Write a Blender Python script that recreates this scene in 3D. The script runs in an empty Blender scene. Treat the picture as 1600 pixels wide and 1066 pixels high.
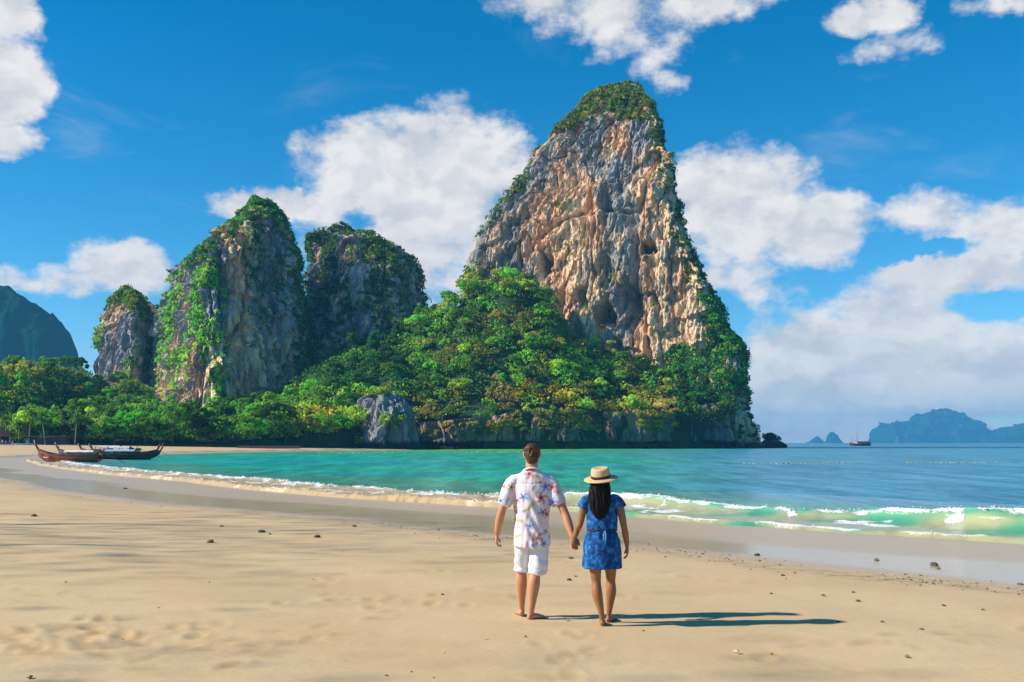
import bpy, bmesh, math, random
import numpy as np
from mathutils import Vector, Matrix

rad = math.radians
scn = bpy.context.scene
COL = scn.collection

# ------------------------------------------------------------------ camera
F = 1556.0                     # focal length in photo pixels (35 mm lens)
HOR, CX, EYE, SEA = 692.0, 800.0, 1.80, -0.45
cam_d = bpy.data.cameras.new('camera')
cam_d.sensor_width = 36.0
cam_d.lens = 36.0 * F / 1600.0
cam_d.shift_y = (HOR - 533.0) / 1600.0
cam_d.clip_start = 0.1
cam_d.clip_end = 60000
cam = bpy.data.objects.new('camera', cam_d)
cam.location = (0, 0, EYE)
cam.rotation_euler = (rad(90), 0, 0)
COL.objects.link(cam)
scn.camera = cam

# ------------------------------------------------------------------ sun and sky
SUN_EL, SUN_AZ = rad(32.5), rad(-98.5)          # azimuth from +Y, clockwise: the sun stands to the left
sun_dir = Vector((math.sin(SUN_AZ) * math.cos(SUN_EL), math.cos(SUN_AZ) * math.cos(SUN_EL), math.sin(SUN_EL)))
sl = bpy.data.lights.new('sun', 'SUN')
sl.energy = 5.0
sl.angle = rad(1.0)
sl.color = (1.0, 0.90, 0.76)
so = bpy.data.objects.new('sun', sl)
so.rotation_euler = sun_dir.to_track_quat('Z', 'Y').to_euler()
COL.objects.link(so)

world = bpy.data.worlds.new('World')
scn.world = world
world.use_nodes = True
wt = world.node_tree
for n in list(wt.nodes):
    wt.nodes.remove(n)


class G:
    """Tiny helper for writing node graphs."""
    def __init__(s, tree):
        s.t = tree

    def n(s, typ, **kw):
        nd = s.t.nodes.new(typ)
        for k, v in kw.items():
            if k.startswith('i_'):
                key = k[2:]
                nd.inputs[int(key) if key.isdigit() else key.replace('_', ' ')].default_value = v
            else:
                setattr(nd, k, v)
        return nd

    def l(s, a, b):
        s.t.links.new(a, b)

    def m(s, op, a, b=None, c=None, clamp=False):
        nd = s.t.nodes.new('ShaderNodeMath')
        nd.operation = op
        nd.use_clamp = clamp
        for i, v in enumerate((a, b, c)):
            if v is None:
                continue
            if isinstance(v, (int, float)):
                nd.inputs[i].default_value = v
            else:
                s.t.links.new(v, nd.inputs[i])
        return nd.outputs[0]

    def mix(s, f, a, b, typ='MIX'):
        nd = s.t.nodes.new('ShaderNodeMix')
        nd.data_type = 'RGBA'
        nd.blend_type = typ
        for sock, v in ((nd.inputs[0], f), (nd.inputs[6], a), (nd.inputs[7], b)):
            if isinstance(v, (int, float)):
                sock.default_value = v
            elif isinstance(v, tuple):
                sock.default_value = v if len(v) == 4 else v + (1,)
            else:
                s.t.links.new(v, sock)
        return nd.outputs[2]

    def smooth(s, v, lo, hi, a=0.0, b=1.0):
        nd = s.t.nodes.new('ShaderNodeMapRange')
        nd.interpolation_type = 'SMOOTHSTEP'
        nd.inputs[1].default_value = lo
        nd.inputs[2].default_value = hi
        nd.inputs[3].default_value = a
        nd.inputs[4].default_value = b
        s.t.links.new(v, nd.inputs[0])
        return nd.outputs[0]

    def noise(s, vec, scale, detail=4, rough=0.5, dist=0.0):
        nd = s.t.nodes.new('ShaderNodeTexNoise')
        nd.inputs['Scale'].default_value = scale
        nd.inputs['Detail'].default_value = detail
        nd.inputs['Roughness'].default_value = rough
        nd.inputs['Distortion'].default_value = dist
        if vec is not None:
            s.t.links.new(vec, nd.inputs['Vector'])
        return nd.outputs['Fac']

    def scale(s, vec, v):
        nd = s.t.nodes.new('ShaderNodeVectorMath')
        nd.operation = 'MULTIPLY'
        s.t.links.new(vec, nd.inputs[0])
        nd.inputs[1].default_value = v
        return nd.outputs[0]


g = G(wt)
sky = g.n('ShaderNodeTexSky', sky_type='NISHITA', sun_disc=False, sun_elevation=SUN_EL, sun_rotation=SUN_AZ,
          altitude=1600, air_density=1.0, dust_density=0.1, ozone_density=4.0)
hs = g.n('ShaderNodeHueSaturation', i_Hue=0.489, i_Saturation=1.37, i_Value=1.0)
g.l(sky.outputs[0], hs.inputs['Color'])
bg_sky = g.n('ShaderNodeBackground', i_Strength=0.114)
g.l(hs.outputs[0], bg_sky.inputs[0])
# clouds: a cumulus field over the whole sky, in azimuth and elevation (degrees)
tc = g.n('ShaderNodeTexCoord')
sep = g.n('ShaderNodeSeparateXYZ')
g.l(tc.outputs['Generated'], sep.inputs[0])
az = g.m('MULTIPLY', g.m('ARCTAN2', sep.outputs[0], sep.outputs[1]), 57.2958)
el = g.m('MULTIPLY', g.m('ARCSINE', sep.outputs[2]), 57.2958)
ae = g.n('ShaderNodeCombineXYZ')
g.l(az, ae.inputs[0]); g.l(el, ae.inputs[1])
AE = ae.outputs[0]
# ragged edges: warp the coordinates
wn = g.n('ShaderNodeTexNoise', i_Scale=0.30, i_Detail=7.0, i_Roughness=0.60)
g.l(AE, wn.inputs['Vector'])
wsub = g.n('ShaderNodeVectorMath', operation='SUBTRACT'); wsub.inputs[1].default_value = (0.5, 0.5, 0.5)
g.l(wn.outputs['Color'], wsub.inputs[0])
wsc = g.n('ShaderNodeVectorMath', operation='MULTIPLY_ADD'); wsc.inputs[1].default_value = (3.4, 2.4, 0)
g.l(wsub.outputs[0], wsc.inputs[0]); g.l(AE, wsc.inputs[2])
W = wsc.outputs[0]
clouds = [  # photo-frame position and half size of each cumulus, turned into sky angles
    (705, 262, 135, 88), (575, 268, 105, 72), (640, 345, 170, 85), (440, 318, 110, 26), (650, 420, 150, 60, .5),
    (1155, 325, 115, 88), (1265, 355, 95, 62), (1110, 300, 75, 60), (1140, 430, 110, 55, .45),
    (1290, 560, 150, 80, 1.25), (1420, 505, 130, 66, 1.1), (1230, 625, 130, 66, 1.25), (1530, 590, 170, 85, 1.25), (1420, 640, 240, 55, 1.2), (1180, 680, 160, 40, .9),
    (1345, 480, 75, 34, .6), (1490, 425, 140, 40, 1.0), (1560, 360, 110, 42, .8), (1450, 335, 85, 30, .6),
    (935, 22, 90, 44, .6), (1000, 66, 80, 34, .38), (1080, 8, 130, 30, .55), (850, 0, 80, 30, .5),
    (-10, 115, 88, 74), (0, 12, 62, 46), (25, 212, 42, 26, .7), (190, 420, 84, 42), (85, 440, 105, 22, .5), (-10, 432, 70, 22, .5),
    (1365, 26, 72, 24, .8), (1400, 70, 60, 22, .35), (1545, 12, 50, 18, .5), (1044, 124, 24, 18, .3),
    (-330, 300, 240, 110), (-600, 480, 300, 120), (-500, 60, 160, 80), (2050, 420, 260, 120), (2500, 200, 300, 150), (2300, 560, 300, 90),
    (-1200, 300, 400, 160), (3800, 420, 600, 200),
]
best = None
for c in clouds:
    px, py, rx, ry = c[:4]
    amp = c[4] if len(c) > 4 else 1.0
    a_ = math.degrees(math.atan((px - CX) / F))
    ca = math.cos(math.radians(a_))
    e_ = math.degrees(math.atan((HOR - py) / F * ca))
    sx = 1.12 * math.degrees(rx / F) * ca * ca
    sy = 1.12 * math.degrees(ry / F) * ca
    v = g.n('ShaderNodeVectorMath', operation='SUBTRACT'); v.inputs[1].default_value = (a_, e_, 0)
    g.l(W, v.inputs[0])
    v2 = g.n('ShaderNodeVectorMath', operation='MULTIPLY'); v2.inputs[1].default_value = (1 / sx, 1 / sy, 0)
    g.l(v.outputs[0], v2.inputs[0])
    v3 = g.n('ShaderNodeVectorMath', operation='DOT_PRODUCT')
    g.l(v2.outputs[0], v3.inputs[0]); g.l(v2.outputs[0], v3.inputs[1])
    val = g.m('MULTIPLY_ADD', v3.outputs['Value'], -0.62 * amp, 0.62 * amp)
    val = g.m('MAXIMUM', val, -1.0)
    best = val if best is None else g.m('SMOOTH_MAX', best, val, 0.12)
fb = g.noise(g.scale(AE, (1.0, 1.5, 1.0)), 0.42, 8, 0.6)
for (px, py, rx, ry) in ((1540, 482, 85, 26), (1100, 490, 80, 46), (1420, 395, 60, 14), (560, 345, 40, 26), (1560, 655, 60, 14), (1480, 390, 50, 16)):      # blue gaps
    a_ = math.degrees(math.atan((px - CX) / F)); ca = math.cos(math.radians(a_)); e_ = math.degrees(math.atan((HOR - py) / F * ca))
    v = g.n('ShaderNodeVectorMath', operation='SUBTRACT'); v.inputs[1].default_value = (a_, e_, 0)
    g.l(W, v.inputs[0])
    v2 = g.n('ShaderNodeVectorMath', operation='MULTIPLY'); v2.inputs[1].default_value = (1 / (math.degrees(rx / F) * ca * ca), 1 / (math.degrees(ry / F) * ca), 0)
    g.l(v.outputs[0], v2.inputs[0])
    v3 = g.n('ShaderNodeVectorMath', operation='DOT_PRODUCT')
    g.l(v2.outputs[0], v3.inputs[0]); g.l(v2.outputs[0], v3.inputs[1])
    best = g.m('SUBTRACT', best, g.m('MAXIMUM', g.m('MULTIPLY_ADD', v3.outputs['Value'], -0.5, 0.5), 0.0))
dens = g.m('ADD', best, g.m('MULTIPLY_ADD', fb, 1.25, -0.63))
alpha = g.smooth(dens, -0.09, 0.40)
alpha = g.m('MULTIPLY', alpha, 0.95)
# a few thin veils
veil = g.noise(g.scale(AE, (0.45, 1.3, 1.0)), 0.16, 7, 0.62, 0.6)
valpha = g.m('MULTIPLY', g.smooth(veil, 0.56, 0.82), 0.22)
alpha = g.m('MAXIMUM', alpha, valpha)
# thick cloud: warm white crowns, lavender grey folds
lump = g.noise(g.scale(AE, (1.0, 1.6, 1.0)), 0.26, 7, 0.55, 0.4)
up_ = g.n('ShaderNodeVectorMath', operation='ADD'); up_.inputs[1].default_value = (-0.5, 0.9, 0)
g.l(AE, up_.inputs[0])
fb_up = g.noise(g.scale(up_.outputs[0], (1.0, 1.5, 1.0)), 0.42, 5, 0.55)
lit = g.smooth(g.m('SUBTRACT', fb, fb_up), -0.13, 0.12)
thick = g.m('ADD', g.m('MULTIPLY', g.smooth(lump, 0.36, 0.60), 0.5), g.m('MULTIPLY', lit, 0.5))
ccol = g.mix(thick, (0.66, 0.67, 0.70), (0.95, 0.915, 0.88))
bg_cl = g.n('ShaderNodeBackground', i_Strength=0.74)
g.l(ccol, bg_cl.inputs[0])
mx = g.n('ShaderNodeMixShader')
g.l(alpha, mx.inputs[0]); g.l(bg_sky.outputs[0], mx.inputs[1]); g.l(bg_cl.outputs[0], mx.inputs[2])
wo = g.n('ShaderNodeOutputWorld')
g.l(mx.outputs[0], wo.inputs[0])
world.cycles.sampling_method = 'MANUAL'
world.cycles.sample_map_resolution = 512

scn.view_settings.view_transform = 'Standard'
scn.view_settings.look = 'None'
scn.view_settings.exposure = 0.45
scn.view_settings.gamma = 1.0
scn.view_settings.use_curve_mapping = False
scn.render.engine = 'CYCLES'
scn.cycles.use_denoising = True
scn.cycles.max_bounces = 5
scn.cycles.diffuse_bounces = 2
scn.cycles.glossy_bounces = 2
scn.cycles.transmission_bounces = 2
scn.cycles.transparent_max_bounces = 6
scn.cycles.volume_bounces = 0
scn.cycles.caustics_reflective = False
scn.cycles.caustics_refractive = False

# ------------------------------------------------------------------ helpers
rng = np.random.default_rng(7)
random.seed(7)


def tag(o, label=None, cat=None, group=None, kind=None):
    if label: o['label'] = label
    if cat: o['category'] = cat
    if group: o['group'] = group
    if kind: o['kind'] = kind
    return o


def link(name, me, mat=None, parent=None):
    o = bpy.data.objects.new(name, me)
    COL.objects.link(o)
    if mat is not None and me is not None and not me.materials:
        me.materials.append(mat)
    if parent is not None:
        o.parent = parent
    return o


def empty(name, loc=(0, 0, 0), rz=0.0, parent=None):
    o = bpy.data.objects.new(name, None)
    o.empty_display_size = 0.2
    o.location = loc
    o.rotation_euler = (0, 0, rz)
    COL.objects.link(o)
    if parent is not None:
        o.parent = parent
    return o


def mk(name, v, f, col=None, smooth=True):
    """mesh from an (n,3) array and an (m,k) face array (or a list of faces)."""
    me = bpy.data.meshes.new(name)
    v = np.asarray(v, dtype=np.float32)
    if isinstance(f, np.ndarray):
        k = f.shape[1]
        me.vertices.add(len(v))
        me.vertices.foreach_set('co', v.ravel())
        me.loops.add(f.size)
        me.loops.foreach_set('vertex_index', f.astype(np.int32).ravel())
        me.polygons.add(len(f))
        me.polygons.foreach_set('loop_start', np.arange(0, f.size, k, dtype=np.int32))
    else:
        me.from_pydata(v.tolist(), [], [list(map(int, q)) for q in f])
    me.polygons.foreach_set('use_smooth', np.full(len(me.polygons), smooth, dtype=bool))
    me.update(calc_edges=True)
    if col is not None:
        setcol(me, col)
    return me


def setcol(me, col, name='Col'):
    a = me.color_attributes.get(name) or me.color_attributes.new(name, 'FLOAT_COLOR', 'POINT')
    c = np.ones((len(me.vertices), 4), dtype=np.float32)
    c[:, :col.shape[1]] = col
    a.data.foreach_set('color', c.ravel())


def vnormals(me):
    n = np.empty(len(me.vertices) * 3, dtype=np.float32)
    me.vertices.foreach_get('normal', n)
    return n.reshape(-1, 3)


def coords(me):
    n = np.empty(len(me.vertices) * 3, dtype=np.float32)
    me.vertices.foreach_get('co', n)
    return n.reshape(-1, 3)


def gridfaces(nr, nc, wrap=False):
    r = np.arange(nr - 1)[:, None]
    c = np.arange(nc if wrap else nc - 1)[None, :]
    c2 = (c + 1) % nc
    a = r * nc + c; b = r * nc + c2
    return np.stack([a, b, b + nc, a + nc], -1).reshape(-1, 4)


_prm = np.random.default_rng(3).permutation(256)
_prm = np.concatenate([_prm, _prm, _prm]).astype(np.int64)
_grd = np.random.default_rng(5).normal(size=(256, 3))
_grd /= np.linalg.norm(_grd, axis=1)[:, None]


def pn(p, seed=0):
    """gradient noise, about -0.7 .. 0.7"""
    p = np.asarray(p, dtype=np.float64) + np.array([seed * 17.31, seed * 7.77, seed * 3.13])
    i = np.floor(p).astype(np.int64)
    f = p - i
    i &= 255
    u = f * f * f * (f * (f * 6 - 15) + 10)
    out = 0
    for dx in (0, 1):
        wx = u[:, 0] if dx else 1 - u[:, 0]
        for dy in (0, 1):
            wy = u[:, 1] if dy else 1 - u[:, 1]
            for dz in (0, 1):
                wz = u[:, 2] if dz else 1 - u[:, 2]
                h = _prm[_prm[_prm[(i[:, 0] + dx) & 255] + ((i[:, 1] + dy) & 255)] + ((i[:, 2] + dz) & 255)] & 255
                gr = _grd[h]
                out = out + wx * wy * wz * (gr[:, 0] * (f[:, 0] - dx) + gr[:, 1] * (f[:, 1] - dy) + gr[:, 2] * (f[:, 2] - dz))
    return out * 1.5


def fbm(p, octv=4, seed=0, gain=0.5, ridged=False):
    s = 0; a = 1.0; t = 0; q = np.array(p, dtype=np.float64)
    for k in range(octv):
        n = pn(q, seed + k)
        if ridged:
            n = 1 - 2 * np.abs(n) * 1.3
        s = s + a * n; t += a
        a *= gain; q = q * 2.03
    return s / t


def sstep(x, a, b):
    t = np.clip((x - a) / (b - a), 0, 1)
    return t * t * (3 - 2 * t)


def inpoly(x, y, poly):
    r = np.zeros(len(x), dtype=bool)
    n = len(poly)
    for i in range(n):
        x1, y1 = poly[i]; x2, y2 = poly[(i + 1) % n]
        if y1 == y2:
            continue
        c = ((y1 > y) != (y2 > y)) & (x < (x2 - x1) * (y - y1) / (y2 - y1) + x1)
        r ^= c
    return r


def px_of(v):
    return CX + v[:, 0] / v[:, 1] * F, HOR - (v[:, 2] - EYE) / v[:, 1] * F


def at(px, py, D):
    return np.array(((px - CX) / F * D, D, EYE + (HOR - py) / F * D))


def principled(name, color=(0.5, 0.5, 0.5), rough=0.6, metal=0.0, spec=0.5, attr=False, vary=0.0, vscale=8.0, bump=0.0, bscale=30.0):
    """plain procedural material: colour (or the Col attribute) with noise variation and a little relief"""
    m = bpy.data.materials.new(name)
    m.use_nodes = True
    t = G(m.node_tree)
    b = m.node_tree.nodes['Principled BSDF']
    b.inputs['Roughness'].default_value = rough
    b.inputs['Metallic'].default_value = metal
    b.inputs['Specular IOR Level'].default_value = spec
    tcn = t.n('ShaderNodeTexCoord')
    if attr:
        c = t.n('ShaderNodeAttribute', attribute_name='Col').outputs['Color']
    else:
        c = t.n('ShaderNodeRGB'); c.outputs[0].default_value = tuple(color) + (1,); c = c.outputs[0]
    if vary > 0:
        nf = t.noise(tcn.outputs['Object'], vscale, 5, 0.6)
        gr = t.m('MULTIPLY_ADD', nf, 2 * vary, 1 - vary)
        cb = t.n('ShaderNodeCombineColor')
        for k in range(3):
            t.l(gr, cb.inputs[k])
        c = t.mix(1.0, c, cb.outputs[0], 'MULTIPLY')
    t.l(c, b.inputs['Base Color'])
    if bump > 0:
        bn = t.n('ShaderNodeBump', i_Strength=bump, i_Distance=0.02)
        t.l(t.noise(tcn.outputs['Object'], bscale, 4, 0.6), bn.inputs['Height'])
        t.l(bn.outputs[0], b.inputs['Normal'])
    return m


class MB:
    """collects boxes, tubes and lathes into one mesh"""
    def __init__(s):
        s.v = []; s.f = []

    def add(s, v, f):
        o = len(s.v)
        s.v += [tuple(map(float, q)) for q in v]
        s.f += [tuple(int(i) + o for i in q) for q in f]

    def box(s, c, h, rz=0.0, taper=1.0):
        cr, sr = math.cos(rz), math.sin(rz)
        vs = []
        for dz in (-1, 1):
            k = taper if dz > 0 else 1.0
            for dx, dy in ((-1, -1), (1, -1), (1, 1), (-1, 1)):
                x, y = dx * h[0] * k, dy * h[1] * k
                vs.append((c[0] + x * cr - y * sr, c[1] + x * sr + y * cr, c[2] + dz * h[2]))
        s.add(vs, [(3, 2, 1, 0), (4, 5, 6, 7), (0, 1, 5, 4), (1, 2, 6, 5), (2, 3, 7, 6), (3, 0, 4, 7)])

    def tube(s, pts, radii, seg=8, caps=True, ref=(1, 0, 0), dome=0.0):
        v, f = tube(pts, radii, seg, caps, ref, dome)
        s.add(v, f)

    def lathe(s, prof, seg=24, c=(0, 0, 0)):
        vs = []; fs = []
        for r, z in prof:
            for k in range(seg):
                a = 2 * math.pi * k / seg
                vs.append((c[0] + r * math.cos(a), c[1] + r * math.sin(a), c[2] + z))
        for i in range(len(prof) - 1):
            for k in range(seg):
                k2 = (k + 1) % seg
                fs.append((i * seg + k, i * seg + k2, (i + 1) * seg + k2, (i + 1) * seg + k))
        s.add(vs, fs)

    def mesh(s, name, smooth=False):
        return mk(name, np.array(s.v), s.f, smooth=smooth)

    def build(s, name, mat, parent=None, smooth=False):
        return link(name, s.mesh(name, smooth), mat, parent)


def tube(pts, radii, seg=12, caps=True, ref=(1, 0, 0), dome=0.0):
    pts = [np.array(p, float) for p in pts]
    radii = [(r, r) if np.isscalar(r) else tuple(r) for r in radii]
    if dome > 0:      # rounded ends
        def ext(p, q, r, sgn):
            d = p - q; d /= max(np.linalg.norm(d), 1e-9)
            rr = min(r) * dome
            return [(p + d * rr * 0.62, (r[0] * .78, r[1] * .78)), (p + d * rr * 0.95, (r[0] * .32, r[1] * .32))]
        e0 = ext(pts[0], pts[1], radii[0], -1); e1 = ext(pts[-1], pts[-2], radii[-1], 1)
        pts = [e0[1][0], e0[0][0]] + pts + [e1[0][0], e1[1][0]]
        radii = [e0[1][1], e0[0][1]] + radii + [e1[0][1], e1[1][1]]
    n = len(pts)
    vs = []; fs = []
    ref = np.array(ref, float)
    for i in range(n):
        t = pts[min(i + 1, n - 1)] - pts[max(i - 1, 0)]
        t /= max(np.linalg.norm(t), 1e-9)
        sd = ref - t * np.dot(ref, t)
        if np.linalg.norm(sd) < 1e-3:
            sd = np.array((0, 1.0, 0)) - t * t[1]
        sd /= np.linalg.norm(sd)
        fr = np.cross(t, sd)
        for k in range(seg):
            a = 2 * math.pi * k / seg
            vs.append(pts[i] + sd * math.cos(a) * radii[i][0] + fr * math.sin(a) * radii[i][1])
    for i in range(n - 1):
        for k in range(seg):
            k2 = (k + 1) % seg
            fs.append((i * seg + k, i * seg + k2, (i + 1) * seg + k2, (i + 1) * seg + k))
    if caps:
        fs.append(tuple(range(seg))[::-1])
        fs.append(tuple((n - 1) * seg + k for k in range(seg)))
    return vs, fs

# ------------------------------------------------------------------ the shore
def shore_pt(px, py):
    D = (EYE - SEA) * F / (py - HOR)
    return ((px - CX) / F * D, D)


SH = [(70, -70), (30, -8), (20, 8), (16.6, 15)] + [shore_pt(*q) for q in (
    (1900, 872), (1595, 850), (1337, 832), (1162, 821), (1000, 808), (900, 799), (744, 791), (625, 784), (497, 776), (356, 762),
    (272, 752), (156, 741), (72, 729.5))] + [
    (-52, 108), (-61, 125), (-69, 146), (-75, 178), (-74.5, 206), (-70, 243), (-57, 290), (-42, 322), (-24, 372), (50, 392),
    (100, 425), (104, 470), (90, 540), (60, 900)]
# smooth the corner points (Catmull-Rom)
_s = np.array(SH)
_o = []
for i in range(len(_s) - 1):
    p0, p1, p2, p3 = _s[max(i - 1, 0)], _s[i], _s[i + 1], _s[min(i + 2, len(_s) - 1)]
    for t in np.linspace(0, 1, 6, endpoint=False):
        _o.append(0.5 * ((2 * p1) + (-p0 + p2) * t + (2 * p0 - 5 * p1 + 4 * p2 - p3) * t * t + (-p0 + 3 * p1 - 3 * p2 + p3) * t ** 3))
_o.append(_s[-1])
SHORE = np.array(_o)


def shore_dist(xy):
    """signed distance to the waterline, positive over the sea"""
    best = np.full(len(xy), 1e9); sg = np.ones(len(xy))
    for a, b in zip(SHORE[:-1], SHORE[1:]):
        d = b - a
        L2 = d @ d
        w = xy - a
        t = np.clip((w @ d) / L2, 0, 1)
        q = w - t[:, None] * d
        dd = (q * q).sum(1)
        m = dd < best
        best = np.where(m, dd, best)
        sg = np.where(m, np.sign(w[:, 1] * d[0] - w[:, 0] * d[1]), sg)
    return np.sqrt(best) * -sg


def sand_base(xy, d=None):
    d = -shore_dist(xy) if d is None else d
    z = np.where(d > 0, SEA + 0.024 * np.minimum(d, 24) + 0.020 * np.clip(d - 24, 0, 60), SEA + 0.05 * d)
    return np.maximum(z, -6.0)


def sand_z(x, y):
    return float(sand_base(np.array([[x, y]], float))[0])


# the sand: one sheet, finest where the beach is near
th = np.concatenate([np.linspace(-180, -34, 34, endpoint=False), np.linspace(-34, 34, 420), np.linspace(34, 180, 35)[1:]])
th = np.radians(th)
rr = np.concatenate([np.linspace(0.4, 4.5, 10, endpoint=False), 4.5 * (120 / 4.5) ** np.linspace(0, 1, 320), np.linspace(130, 640, 40)])
R_, T_ = np.meshgrid(rr, th, indexing='ij')
xy = np.stack([R_ * np.sin(T_), R_ * np.cos(T_)], -1).reshape(-1, 2)
dsh = -shore_dist(xy)
z = sand_base(xy, dsh)
dist = np.hypot(xy[:, 0], xy[:, 1])
near = sstep(dist, 90, 30)
p3 = np.column_stack([xy, np.zeros(len(xy))])
dry = sstep(dsh, 8.0, 11.0)
z += near * (0.05 * pn(p3 * 0.10, 1) + 0.009 * dry * fbm(p3 * np.array([0.5, 0.8, 1]), 3, 4))
z += near * dry * 0.006 * fbm(p3 * np.array([2.2, 3.4, 1]), 2, 9)
# low ridges left by the last tide, along the shore
wob = dsh + 1.4 * pn(p3 * 0.12, 21)
z += near * 0.012 * np.sin(wob * 1.9) * sstep(dsh, 9, 12) * sstep(dsh, 22, 16)
# footprints and scuffed patches
rs = np.random.default_rng(11)
prints = []
def trail(x0, y0, ang, n, step=0.62):
    for k in range(n):
        s = 1 if k % 2 else -1
        prints.append((x0 + math.cos(ang) * step * k - math.sin(ang) * 0.11 * s + rs.normal() * .04,
                       y0 + math.sin(ang) * step * k + math.cos(ang) * 0.11 * s + rs.normal() * .04, ang + rs.normal() * .15, rs.uniform(.6, 1.1)))
trail(-6.5, 8.9, 0.15, 9); trail(-5.0, 11.5, 2.6, 7); trail(-2.4, 8.2, 1.2, 9); trail(-4.2, 13.5, 0.35, 10); trail(-0.2, 5.4, 1.35, 8)
trail(2.2, 9.0, 0.5, 9); trail(1.0, 6.4, 0.3, 9); trail(3.0, 14.0, 2.3, 8); trail(-7.5, 15.5, 0.1, 8); trail(0.45, 8.6, 1.6, 3)
for _ in range(70):
    D = rs.uniform(6.5, 19); X = rs.uniform(-0.52, 0.50) * D
    prints.append((X, D, rs.uniform(0, 6.3), rs.uniform(.35, .9)))
for _ in range(75):     # trampled patch at the left
    prints.append((rs.normal(-4.3, 0.85), rs.normal(9.2, 0.42), rs.uniform(0, 6.3), rs.uniform(.7, 1.3)))
for _ in range(22):
    prints.append((rs.normal(-1.6, 0.5), rs.normal(11.6, 0.25), rs.uniform(0, 6.3), rs.uniform(.5, .9)))
scuff = np.zeros(len(xy))
for (fx, fy, fa, fs) in prints:
    c, s = math.cos(fa), math.sin(fa)
    dx, dy = xy[:, 0] - fx, xy[:, 1] - fy
    m = (np.abs(dx) < .6) & (np.abs(dy) < .6)
    u = (dx[m] * c + dy[m] * s) / 0.145; v = (-dx[m] * s + dy[m] * c) / 0.07
    q = u * u + v * v
    z[m] += 0.009 * fs * (-np.exp(-q * 0.9) + 0.55 * np.exp(-((np.sqrt(q) - 1.7) / .5) ** 2))
    scuff[m] = np.maximum(scuff[m], fs * np.exp(-q * 0.8))
wet = sstep(dsh + 0.9 * pn(p3 * 0.16, 31) + .25 * pn(p3 * 0.9, 33), 9.8, 8.0)
film = sstep(dsh + 0.5 * pn(p3 * 0.13, 35), 9.2, 7.8) * (0.45 + 0.55 * sstep(dsh + 1.6 * pn(p3 * np.array([.10, .10, 1]), 37), 3.6, 5.2))
damp = sstep(dsh + 2.5 * pn(p3 * 0.10, 41), 13.5, 9.5) * 0.35
grit = sstep(np.abs(dsh - 9.0 + 0.8 * pn(p3 * 0.25, 43)), 0.8, 0.1)
ground = mk('sand', np.column_stack([xy, z]), gridfaces(len(rr), len(th), False),
            col=np.column_stack([np.clip(wet + 0, 0, 1), film, np.clip(damp, 0, 1)]))
setcol(ground, np.column_stack([np.clip(scuff, 0, 1), grit, np.zeros(len(xy))]), 'Aux')
SANDV = np.column_stack([xy, z])


def ground_at(x, y, r=0.25):
    d = np.hypot(SANDV[:, 0] - x, SANDV[:, 1] - y)
    k = np.argsort(d)[:6]
    return float(SANDV[k, 2].mean())


sm = bpy.data.materials.new('beach_sand'); sm.use_nodes = True
t = G(sm.node_tree); b = sm.node_tree.nodes['Principled BSDF']
geo = t.n('ShaderNodeNewGeometry'); pos = geo.outputs['Position']
atr = t.n('ShaderNodeSeparateColor'); t.l(t.n('ShaderNodeAttribute', attribute_name='Col').outputs['Color'], atr.inputs[0])
aux = t.n('ShaderNodeSeparateColor'); t.l(t.n('ShaderNodeAttribute', attribute_name='Aux').outputs['Color'], aux.inputs[0])
wetf, filmf, dampf = atr.outputs[0], atr.outputs[1], atr.outputs[2]
n1 = t.noise(t.scale(pos, (1, 1, 0.2)), 0.35, 5, 0.55)
n2 = t.noise(t.scale(pos, (1.0, 1.6, 0.2)), 2.6, 6, 0.65)
n3 = t.noise(pos, 130, 2, 0.6)
c = t.mix(t.smooth(n1, 0.34, 0.66), (0.61, 0.435, 0.235), (0.675, 0.50, 0.285))
c = t.mix(t.smooth(n2, 0.56, 0.78, 0, 0.35), c, (0.50, 0.345, 0.165))
c = t.mix(t.smooth(n3, 0.3, 0.75, 0.0, 0.22), c, (0.36, 0.25, 0.14))
c = t.mix(t.m('MULTIPLY', aux.outputs[0], 0.5), c, (0.46, 0.285, 0.105))
c = t.mix(t.m('MULTIPLY', aux.outputs[1], t.smooth(n2, 0.4, 0.6, 0, 0.7)), c, (0.20, 0.155, 0.075))
c = t.mix(dampf, c, (0.50, 0.375, 0.22))
c = t.mix(t.m('MULTIPLY', wetf, 0.9), c, (0.53, 0.40, 0.26))
t.l(c, b.inputs['Base Color'])
rgh = t.m('MULTIPLY_ADD', wetf, -0.35, 0.9)
rgh = t.m('MULTIPLY_ADD', filmf, -0.36, rgh, clamp=True)
t.l(rgh, b.inputs['Roughness'])
t.l(t.m('MULTIPLY_ADD', wetf, 0.30, 0.12), b.inputs['Specular IOR Level'])
bn = t.n('ShaderNodeBump', i_Distance=0.03)
hh = t.m('ADD', t.m('MULTIPLY', t.noise(t.scale(pos, (1, 1.5, 1)), 9.0, 5, 0.65), 0.6), t.m('MULTIPLY', n3, 0.08))
t.l(hh, bn.inputs['Height'])
t.l(t.m('MULTIPLY_ADD', wetf, -0.36, 0.40), bn.inputs['Strength'])
t.l(bn.outputs[0], b.inputs['Normal'])
tag(link('beach_ground', ground, sm), kind='structure')

# ------------------------------------------------------------------ the sea
th = np.radians(np.concatenate([np.linspace(-180, -40, 29, endpoint=False), np.linspace(-40, 40, 220), np.linspace(40, 180, 30)[1:]]))
rr = 6 * (7500 / 6.0) ** np.linspace(0, 1, 160)
R_, T_ = np.meshgrid(rr, th, indexing='ij')
xy = np.stack([R_ * np.sin(T_), R_ * np.cos(T_)], -1).reshape(-1, 2)
ds = shore_dist(xy)
STRIP = 15.0
z = np.full(len(xy), SEA) - 0.16 * sstep(ds, STRIP + 0.5, STRIP - 1.5)


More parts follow.
